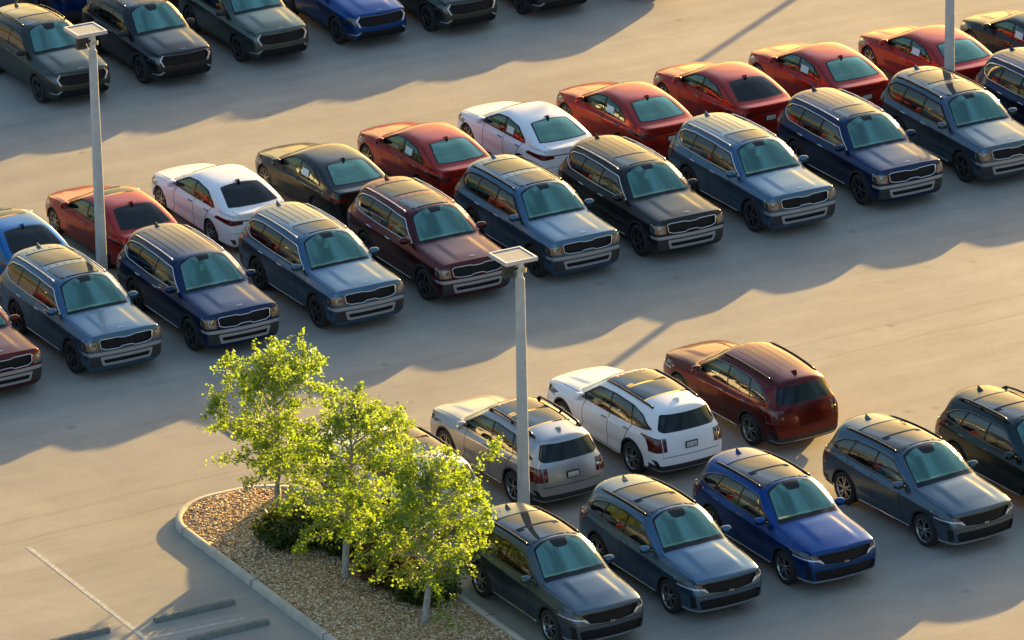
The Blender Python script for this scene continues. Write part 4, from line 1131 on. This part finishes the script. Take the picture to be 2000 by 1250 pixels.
wheel_stop(14.95, -8.50, -6.67, 'concrete wheel stop nearest the island corner, highest of the three')
wheel_stop(16.22, -8.36, -6.53, 'concrete wheel stop at the bottom edge, nearest the island kerb')
wheel_stop(14.88, -11.35, -9.50, 'concrete wheel stop at the left of the painted line, cut by the bottom edge')

# ------------------------------------------------------------------ island: kerb, gravel
KERB = mat('kerb_concrete', (.50, .44, .34), .85, var=(3, .14), bump=.2)
def island_path(inset, n=10):
    l0, l1, h0, h1 = -5.98+inset, -2.55-inset, 9.72+inset, 24.0
    rr = 1.45-inset; pts = []
    pts.append((h1, l0))
    for k in range(28): pts.append((h1-(h1-h0-rr)*(k+1)/28, l0))
    for k in range(1, n+1):
        a = math.pi/2*k/n; pts.append((h0+rr-rr*math.sin(a), l0+rr-rr*math.cos(a)))
    for k in range(1, n+1):
        a = math.pi/2*k/n; pts.append((h0+rr-rr*math.cos(a), l1-rr+rr*math.sin(a)))
    for k in range(28): pts.append((h0+rr+(h1-h0-rr)*(k+1)/28, l1))
    return [G(h, l) for h, l in pts]
prof_k = [(0, 0), (.012, .12), (.035, .148), (.13, .15), (.15, .14), (.155, .05)]
lines = [[p+Vector((0, 0, z)) for p in island_path(i)] for i, z in prof_k]
m = MB(); npt = len(lines[0]); vs = [p for ln in lines for p in ln]
fs = [(i*npt+k, i*npt+k+1, (i+1)*npt+k+1, (i+1)*npt+k) for i in range(len(prof_k)-1) for k in range(npt-1)]
m.add(vs, [f[::-1] for f in fs], 0, True)
# joints between kerb lengths
cum = 0; P0 = island_path(0); P1 = island_path(.15)
for k in range(1, npt-1):
    cum += (P0[k]-P0[k-1]).length
    if cum > 2.9:
        cum = 0; t = (P0[k+1]-P0[k-1]).normalized()*.012
        a, b = P0[k], P1[k]; o_ = (a-b).normalized()*.003
        m.add([a-t+o_+Vector((0, 0, .01)), a+t+o_+Vector((0, 0, .01)), a+t+o_+Vector((0, 0, .151)), a-t+o_+Vector((0, 0, .151)), b-t+Vector((0, 0, .153)), b+t+Vector((0, 0, .153))], [(0, 1, 2, 3), (3, 2, 5, 4)], 1)
kerb = m.build('kerb', [KERB, SEAM]); tag(kerb, kind='structure')
GBED = mat('gravel_bed', (.46, .30, .16), .95, var=(30, .4), bump=.8)
inner = island_path(.15)
hp = 24; m = MB(); nb_ = len(inner); half = nb_//2
vs = []
for k in range(half):
    a, b = inner[k], inner[nb_-1-k]
    for j in range(9):
        t = j/8; p = a*(1-t)+b*t; vs.append((p.x, p.y, .09+.06*math.sin(math.pi*t)))
m.add(vs, [(k*9+j, k*9+j+1, (k+1)*9+j+1, (k+1)*9+j) for k in range(half-1) for j in range(8)], 0, True)
bed = m.build('gravel_bed', GBED); tag(bed, kind='structure')
def pebble_mat():
    m = bpy.data.materials.new('pebbles'); m.use_nodes = True; nt = m.node_tree; N = nt.nodes; K = nt.links
    b = N['Principled BSDF']; b.inputs['Roughness'].default_value = .8
    ge = N.new('ShaderNodeNewGeometry'); cr = N.new('ShaderNodeValToRGB')
    el = cr.color_ramp.elements; el[0].position = 0; el[0].color = (.16, .075, .03, 1); el[1].position = 1; el[1].color = (.95, .80, .55, 1)
    for p, c in ((.3, (.52, .29, .13, 1)), (.6, (.74, .50, .26, 1)), (.8, (.82, .63, .38, 1))):
        e = el.new(p); e.color = c
    K.new(ge.outputs['Random Per Island'], cr.inputs[0]); K.new(cr.outputs[0], b.inputs['Base Color']); return m
def in_island(h, l, ins=.2):
    l0, l1, h0, rr = -5.98+ins, -2.55-ins, 9.72+ins, 1.45-ins
    if not (l0 < l < l1 and h > h0): return False
    if h < h0+rr:
        if l < l0+rr: return math.hypot(h-h0-rr, l-l0-rr) < rr
        if l > l1-rr: return math.hypot(h-h0-rr, l-l1+rr) < rr
    return True
nr = np.random.RandomState(3)
t_ = (1+5**.5)/2
ico = np.array([(-1, t_, 0), (1, t_, 0), (-1, -t_, 0), (1, -t_, 0), (0, -1, t_), (0, 1, t_), (0, -1, -t_), (0, 1, -t_), (t_, 0, -1), (t_, 0, 1), (-t_, 0, -1), (-t_, 0, 1)])/1.9
icf = np.array([(0, 11, 5), (0, 5, 1), (0, 1, 7), (0, 7, 10), (0, 10, 11), (1, 5, 9), (5, 11, 4), (11, 10, 2), (10, 7, 6), (7, 1, 8), (3, 9, 4), (3, 4, 2), (3, 2, 6), (3, 6, 8), (3, 8, 9), (4, 9, 5), (2, 4, 11), (6, 2, 10), (8, 6, 7), (9, 8, 1)])
octv = np.array([(1, 0, 0), (-1, 0, 0), (0, 1, 0), (0, -1, 0), (0, 0, 1), (0, 0, -1.)])
octf = np.array([(0, 2, 4), (2, 1, 4), (1, 3, 4), (3, 0, 4), (2, 0, 5), (1, 2, 5), (3, 1, 5), (0, 3, 5)])
V_ = []; F_ = []; cnt = 0
while cnt < 26000:
    h, l = nr.uniform(9.8, 22.5), nr.uniform(-5.85, -2.7)
    if not in_island(h, l): continue
    tt = (l+5.83)/3.13; z0 = .09+.06*math.sin(math.pi*tt); p = G(h, l)
    s_ = nr.uniform(.015, .036); S3 = np.array([s_*nr.uniform(.9, 1.5), s_*nr.uniform(.7, 1.1), s_*nr.uniform(.3, .55)])
    a = nr.uniform(0, 6.28); b_ = nr.uniform(-.5, .5)
    Rz = np.array([[math.cos(a), -math.sin(a), 0], [math.sin(a), math.cos(a), 0], [0, 0, 1]]); Rx = np.array([[1, 0, 0], [0, math.cos(b_), -math.sin(b_)], [0, math.sin(b_), math.cos(b_)]])
    V_.append((octv*S3*nr.uniform(.8, 1.2, (6, 1))) @ (Rz@Rx).T+np.array([p.x, p.y, z0+s_*.35])); F_.append(octf+6*cnt); cnt += 1
V_ = np.concatenate(V_); F_ = np.concatenate(F_)
def np_mesh(name, V, F, k=3):
    me = bpy.data.meshes.new(name); me.vertices.add(len(V)); me.vertices.foreach_set('co', V.astype('f').ravel())
    me.loops.add(F.size); me.loops.foreach_set('vertex_index', F.astype('i').ravel())
    me.polygons.add(len(F)); me.polygons.foreach_set('loop_start', np.arange(0, F.size, k, dtype='i'))
    try: me.polygons.foreach_set('loop_total', np.full(len(F), k, dtype='i'))
    except Exception: pass
    me.update(); me.validate(); return me
me = np_mesh('gravel', V_, F_); me.materials.append(pebble_mat())
tag(link(bpy.data.objects.new('gravel', me)), 'brown and cream river pebbles mulching the planted island', 'gravel', kind='stuff')

# ------------------------------------------------------------------ trees and shrubs
def leaf_mat(name, c1, c2, tr, k=.5, rough=.45):
    m = bpy.data.materials.new(name); m.use_nodes = True; nt = m.node_tree; N = nt.nodes; K = nt.links
    b = N['Principled BSDF']; b.inputs['Roughness'].default_value = rough
    ge = N.new('ShaderNodeNewGeometry'); mx = N.new('ShaderNodeMix'); mx.data_type = 'RGBA'; mx.inputs[6].default_value = (*c1, 1); mx.inputs[7].default_value = (*c2, 1)
    K.new(ge.outputs['Random Per Island'], mx.inputs[0]); K.new(mx.outputs[2], b.inputs['Base Color'])
    t = N.new('ShaderNodeBsdfTranslucent'); t.inputs[0].default_value = (*tr, 1)
    ms = N.new('ShaderNodeMixShader'); ms.inputs[0].default_value = k
    K.new(b.outputs[0], ms.inputs[1]); K.new(t.outputs[0], ms.inputs[2]); K.new(ms.outputs[0], N['Material Output'].inputs[0]); return m
LEAF = leaf_mat('leaf_green', (.07, .13, .012), (.17, .23, .025), (.34, .51, .035), .54)
SHRUB = leaf_mat('shrub_green', (.02, .045, .008), (.08, .10, .018), (.13, .17, .02), .4)
SHRUBR = leaf_mat('shrub_russet', (.04, .035, .010), (.14, .06, .025), (.16, .09, .03), .35)
BARK = mat('pale_bark', (.36, .34, .30), .85, var=(14, .35), bump=.6)
def leaves_mesh(name, pts, size, rs, m):
    n = len(pts); pts = np.array(pts)
    base = np.array([(0, -.5, 0), (.36, .0, .10), (0, .62, -.04), (-.36, .0, .10)])
    a = rs.normal(size=(n, 3)); a[:, 2] *= .7; a /= np.linalg.norm(a, axis=1)[:, None]
    b = rs.normal(size=(n, 3)); b -= (b*a).sum(1)[:, None]*a; b /= np.linalg.norm(b, axis=1)[:, None]; c = np.cross(a, b)
    s_ = (size*rs.uniform(.65, 1.25, n))[:, None, None]
    V = (base[None, :, 0:1]*c[:, None, :]+base[None, :, 1:2]*a[:, None, :]+base[None, :, 2:3]*b[:, None, :])*s_+pts[:, None, :]
    V = V.reshape(-1, 3); i = np.arange(n)[:, None]*4
    F = np.concatenate([i+np.array([0, 1, 2]), i+np.array([0, 2, 3])], 1).reshape(-1, 3)
    me = np_mesh(name, V, F); me.materials.append(m); return me
def tree(x, y, z, Ht, rad, seed, label, lean=(0, 0), base=.9, nb=52, dens=.92):
    rs = np.random.RandomState(seed); root = empty('tree', (x, y, z))
    tag(root, label, 'tree', 'young trees on the gravel island')
    t = MB(); K_ = 14; tp = []
    for k in range(K_+1):
        u = k/K_; tp.append(Vector((lean[0]*u+.05*math.sin(u*5+seed), lean[1]*u+.05*math.cos(u*4+seed), u*Ht*.93)))
    t.tube(tp, [.075*(1-u/K_)**.8+.008+(.03 if u == 0 else 0) for u in range(K_+1)], 9)
    def tpos(u): f = u*K_; i = min(K_-1, int(f)); return tp[i].lerp(tp[i+1], f-i)
    pts = []
    for k in range(nb):
        u = base/Ht+(1-base/Ht)*((k+rs.uniform(0, 1))/nb)**.95*.94
        o = tpos(min(1, u)); az = k*2.4+rs.uniform(-.5, .5)
        v = (u-base/Ht)/(1-base/Ht)
        ln = rad*(.50+.62*math.sin(math.pi*min(1, v*.86+.14))**.8)*rs.uniform(.62, 1.18)*(1-.55*max(0, v-.72)/.28)
        if rs.uniform() < .12: ln *= 1.22
        el = .25+.75*v+rs.uniform(-.25, .2)
        d = Vector((math.cos(az)*math.cos(el), math.sin(az)*math.cos(el), math.sin(el)))
        br = [o]; p = o.copy()
        for q in range(5):
            d = (d+Vector(rs.normal(size=3))*.16+Vector((0, 0, -.05))).normalized(); p = p+d*ln/5; br.append(p.copy())
        t.tube(br, [.020*(1-.75*i/5) for i in range(6)], 5)
        for q in range(2, 6):
            nl = int(dens*(7+3*q)*ln/rad*1.5)
            for _ in range(4):
                if q < 5 and rs.uniform() < .45: continue
                sd_ = Vector(rs.normal(size=3)); sd_.normalize(); tl = rs.uniform(.16, .42)
                e = br[q]+sd_*tl
                t.tube([br[q], br[q].lerp(e, .5)+Vector((0, 0, .01)), e], [.008, .006, .003], 3)
                for w_ in range(max(4, nl)):
                    f = rs.uniform(.15, 1.08); pts.append(np.array(br[q].lerp(e, f))+rs.normal(size=3)*.055)
    t.build('trunk', BARK, root)
    me = leaves_mesh('crown', pts, .074, rs, LEAF)
    link(bpy.data.objects.new('crown', me), root)
    return root, len(pts)
tz = .11
def tg(h, l): p = G(h, l, tz); return p.x, p.y, tz
tree(-4.98, -10.9, tz, 4.0, 1.20, 11, 'leafy young tree at the round head of the gravel island, leftmost of three', (-.12, .05), .95)
tree(-3.50, -13.85, tz, 3.95, 1.26, 23, 'middle one of the three young trees on the gravel island', (.12, .05), 1.05)
tree(-1.86, -16.30, tz, 3.6, 1.30, 37, 'young tree nearest the bottom edge, its crown touching a grey-blue SUV', (.20, .1), .95)
def shrub(h, l, rad, ht, seed, m, label, n=900):
    rs = np.random.RandomState(seed); p = G(h, l, tz); V = []; F = []
    for i in range(n):
        az = rs.uniform(0, 6.28); rr = rad*math.sqrt(rs.uniform()); el = rs.uniform(.5, 1.45)
        b0 = np.array([math.cos(az)*rr*.55, math.sin(az)*rr*.55, rs.uniform(0, .25)*ht]); a2 = az+rs.normal()*.8
        d = np.array([math.cos(a2)*math.cos(el), math.sin(a2)*math.cos(el), math.sin(el)]); ln = ht*rs.uniform(.45, 1.0)*(1.05-.4*rr/rad)
        sd_ = np.array([-math.sin(a2), math.cos(a2), 0]); wd = rs.uniform(.008, .02)
        p1 = b0+d*ln*.55; p2 = b0+d*ln+np.array([0, 0, -.12*ln])
        k = len(V)*1; V += [b0-sd_*wd, b0+sd_*wd, p1-sd_*wd, p1+sd_*wd, p2]
        F += [(k, k+1, k+3), (k, k+3, k+2), (k+2, k+3, k+4)]
        for q in range(5):
            f = rs.uniform(.4, 1); c = b0+d*ln*f+rs.normal(size=3)*.03; s_ = .03; v1 = rs.normal(size=3)*s_; v2 = rs.normal(size=3)*s_
            k = len(V); V += [c, c+v1*2, c+v2*2]; F += [(k, k+1, k+2)]
    me = np_mesh('shrub', np.array(V), np.array(F)); me.materials.append(m)
    o = link(bpy.data.objects.new('shrub', me)); o.location = p; tag(o, label, 'shrub', 'low shrubs under the island trees')
shrub(13.05, -4.30, .98, .9, 1, SHRUB, 'dark green feathery shrub just below the leftmost tree', 800)
shrub(14.05, -3.45, .95, .95, 2, SHRUB, 'dark shrub in the shade between the left and the middle tree', 800)
shrub(15.9, -3.55, .72, .85, 3, SHRUBR, 'russet shrub between the middle and the nearest tree', 1000)
shrub(17.0, -3.3, .85, .8, 4, SHRUB, 'low dark green shrub behind the trunk of the nearest tree', 1100)

# ------------------------------------------------------------------ lamp posts with solar heads
POLE = mat('post_concrete', (.52, .52, .49), .75, var=(6, .10), bump=.15)
PANF = mat('panel_frame', (.62, .63, .66), .35, .5)
CELL = mat('solar_cells', (.10, .10, .13), .08, 0, 1, .03, .8)
CASE = mat('white_housing', (.70, .70, .68), .45)
DARKM = mat('fixture_black', (.03, .03, .03), .5)
YELL = mat('sensor_amber', (.55, .45, .12), .3)
def lamp_post(base, label, ht=5.95):
    root = empty('lamp_post', base, HA); tag(root, label, 'lamp post', 'solar lamp posts in the lot')
    m = MB(); w0, w1, c = .108, .080, .020; vs = []
    for z, h_ in ((0, w0), (ht-.05, w1), (ht, w1-.02)):
        for sx, sy in ((1, 1), (-1, 1), (-1, -1), (1, -1)):
            a = [(h_-c, h_), (h_, h_-c)] if sx*sy > 0 else [(h_, h_-c), (h_-c, h_)]
            if (sx, sy) == (1, 1): q = [(h_, h_-c), (h_-c, h_)]
            elif (sx, sy) == (-1, 1): q = [(-h_+c, h_), (-h_, h_-c)]
            elif (sx, sy) == (-1, -1): q = [(-h_, -h_+c), (-h_+c, -h_)]
            else: q = [(h_-c, -h_), (h_, -h_+c)]
            for (u, v) in q: vs.append((u, v, z))
    fs = [(i*8+k, i*8+(k+1) % 8, (i+1)*8+(k+1) % 8, (i+1)*8+k) for i in range(2) for k in range(8)]+[tuple(16+k for k in range(8))]
    m.add(vs, fs, 0); m.build('shaft', POLE, root)
    m = MB(); m.box((0, -.109, .55), (.10, .006, .22), 0); m.box((0, 0, .02), (.30, .30, .04), 0)
    for q in ((.12, .12), (-.12, .12), (.12, -.12), (-.12, -.12)): m.tube([(q[0], q[1], .03), (q[0], q[1], .09)], .014, 6)
    m.build('base_plate', POLE, root)
    m = MB(); m.tube([(0, 0, ht-.02), (0, 0, ht+.14)], .065, 12); m.box((0, .0, ht+.28), (.12, .12, .32), 0)
    m.tube([(0.05, 0.02, ht+.16), (0.11, .09, ht+.16)], .05, 10, mi=1)
    m.build('bracket', [CASE, YELL], root, .006)
    m = MB(); m.box((0.0, .0, ht+.20), (.02, .02, .02), 0)
    tilt = Matrix.Rotation(R(3), 3, 'X')
    m = MB(); cz = ht+.48; oy = -.16
    for sx in (-1, 1): m.box((sx*.355, oy, cz), (.05, .76, .085), 0)
    for sy in (-1, 1): m.box((0, oy+sy*.355, cz), (.66, .05, .085), 0)
    m.box((0, oy, cz-.03), (.66, .66, .015), 0)
    pf = m.build('panel_frame', PANF, root, .006)
    m = MB(); m.box((0, oy, cz+.012), (.655, .655, .02), 0)
    for k in range(-2, 3):
        m.box((k*.13, oy, cz+.0235), (.006, .65, .003), 1)
    m.build('solar_panel', [CELL, CASE], pf)
    m = MB(); m.box((.02, -.30, ht+.30), (.16, .20, .26), 0); m.box((.02, -.30, ht+.12), (.20, .26, .10), 0, taper=.8); m.tube([(0, -.05, ht+.2), (0, -.22, ht+.2)], .03, 8)
    m.build('lamp_head', DARKM, root, .015)
    return root
lamp_post(G(-3.0, -.98), 'square lamp post between the red sedan and the navy SUV, leftmost of the posts')
lamp_post(G(15.2, .08), 'square lamp post in the middle of the picture, rising in front of the silver SUV')
lamp_post(G(-2.75, 22.56), 'square lamp post at the upper right, in front of a red sedan')
lamp_post(G(-20.5, 35.95), 'lamp post beyond the top edge whose shadow crosses the sunlit lane')

# ------------------------------------------------------------------ storm drain by the island
def drain():
    a = G(5.95, -1.9)
    root = empty('storm_drain', G(6.47, -2.05), HA); tag(root, 'square storm drain grate with a concrete frame, behind the leaves of the leftmost tree', 'drain')
    m = MB()
    for sx in (-1, 1): m.box((sx*.55, 0, .012), (.12, 1.22, .024), 0)
    for sy in (-1, 1): m.box((0, sy*.55, .012), (.98, .12, .024), 0)
    m.build('frame', mat('drain_frame', (.15, .145, .13), .9), root)
    root.scale = (.8, .8, 1)
    m = MB()
    m.box((0, 0, .004), (.97, .97, .004), 0)
    for k in range(9): m.box((-.44+.11*k, 0, .012), (.035, .97, .014), 1)
    m.build('grate', [SEAM, PLAST], root)
drain()
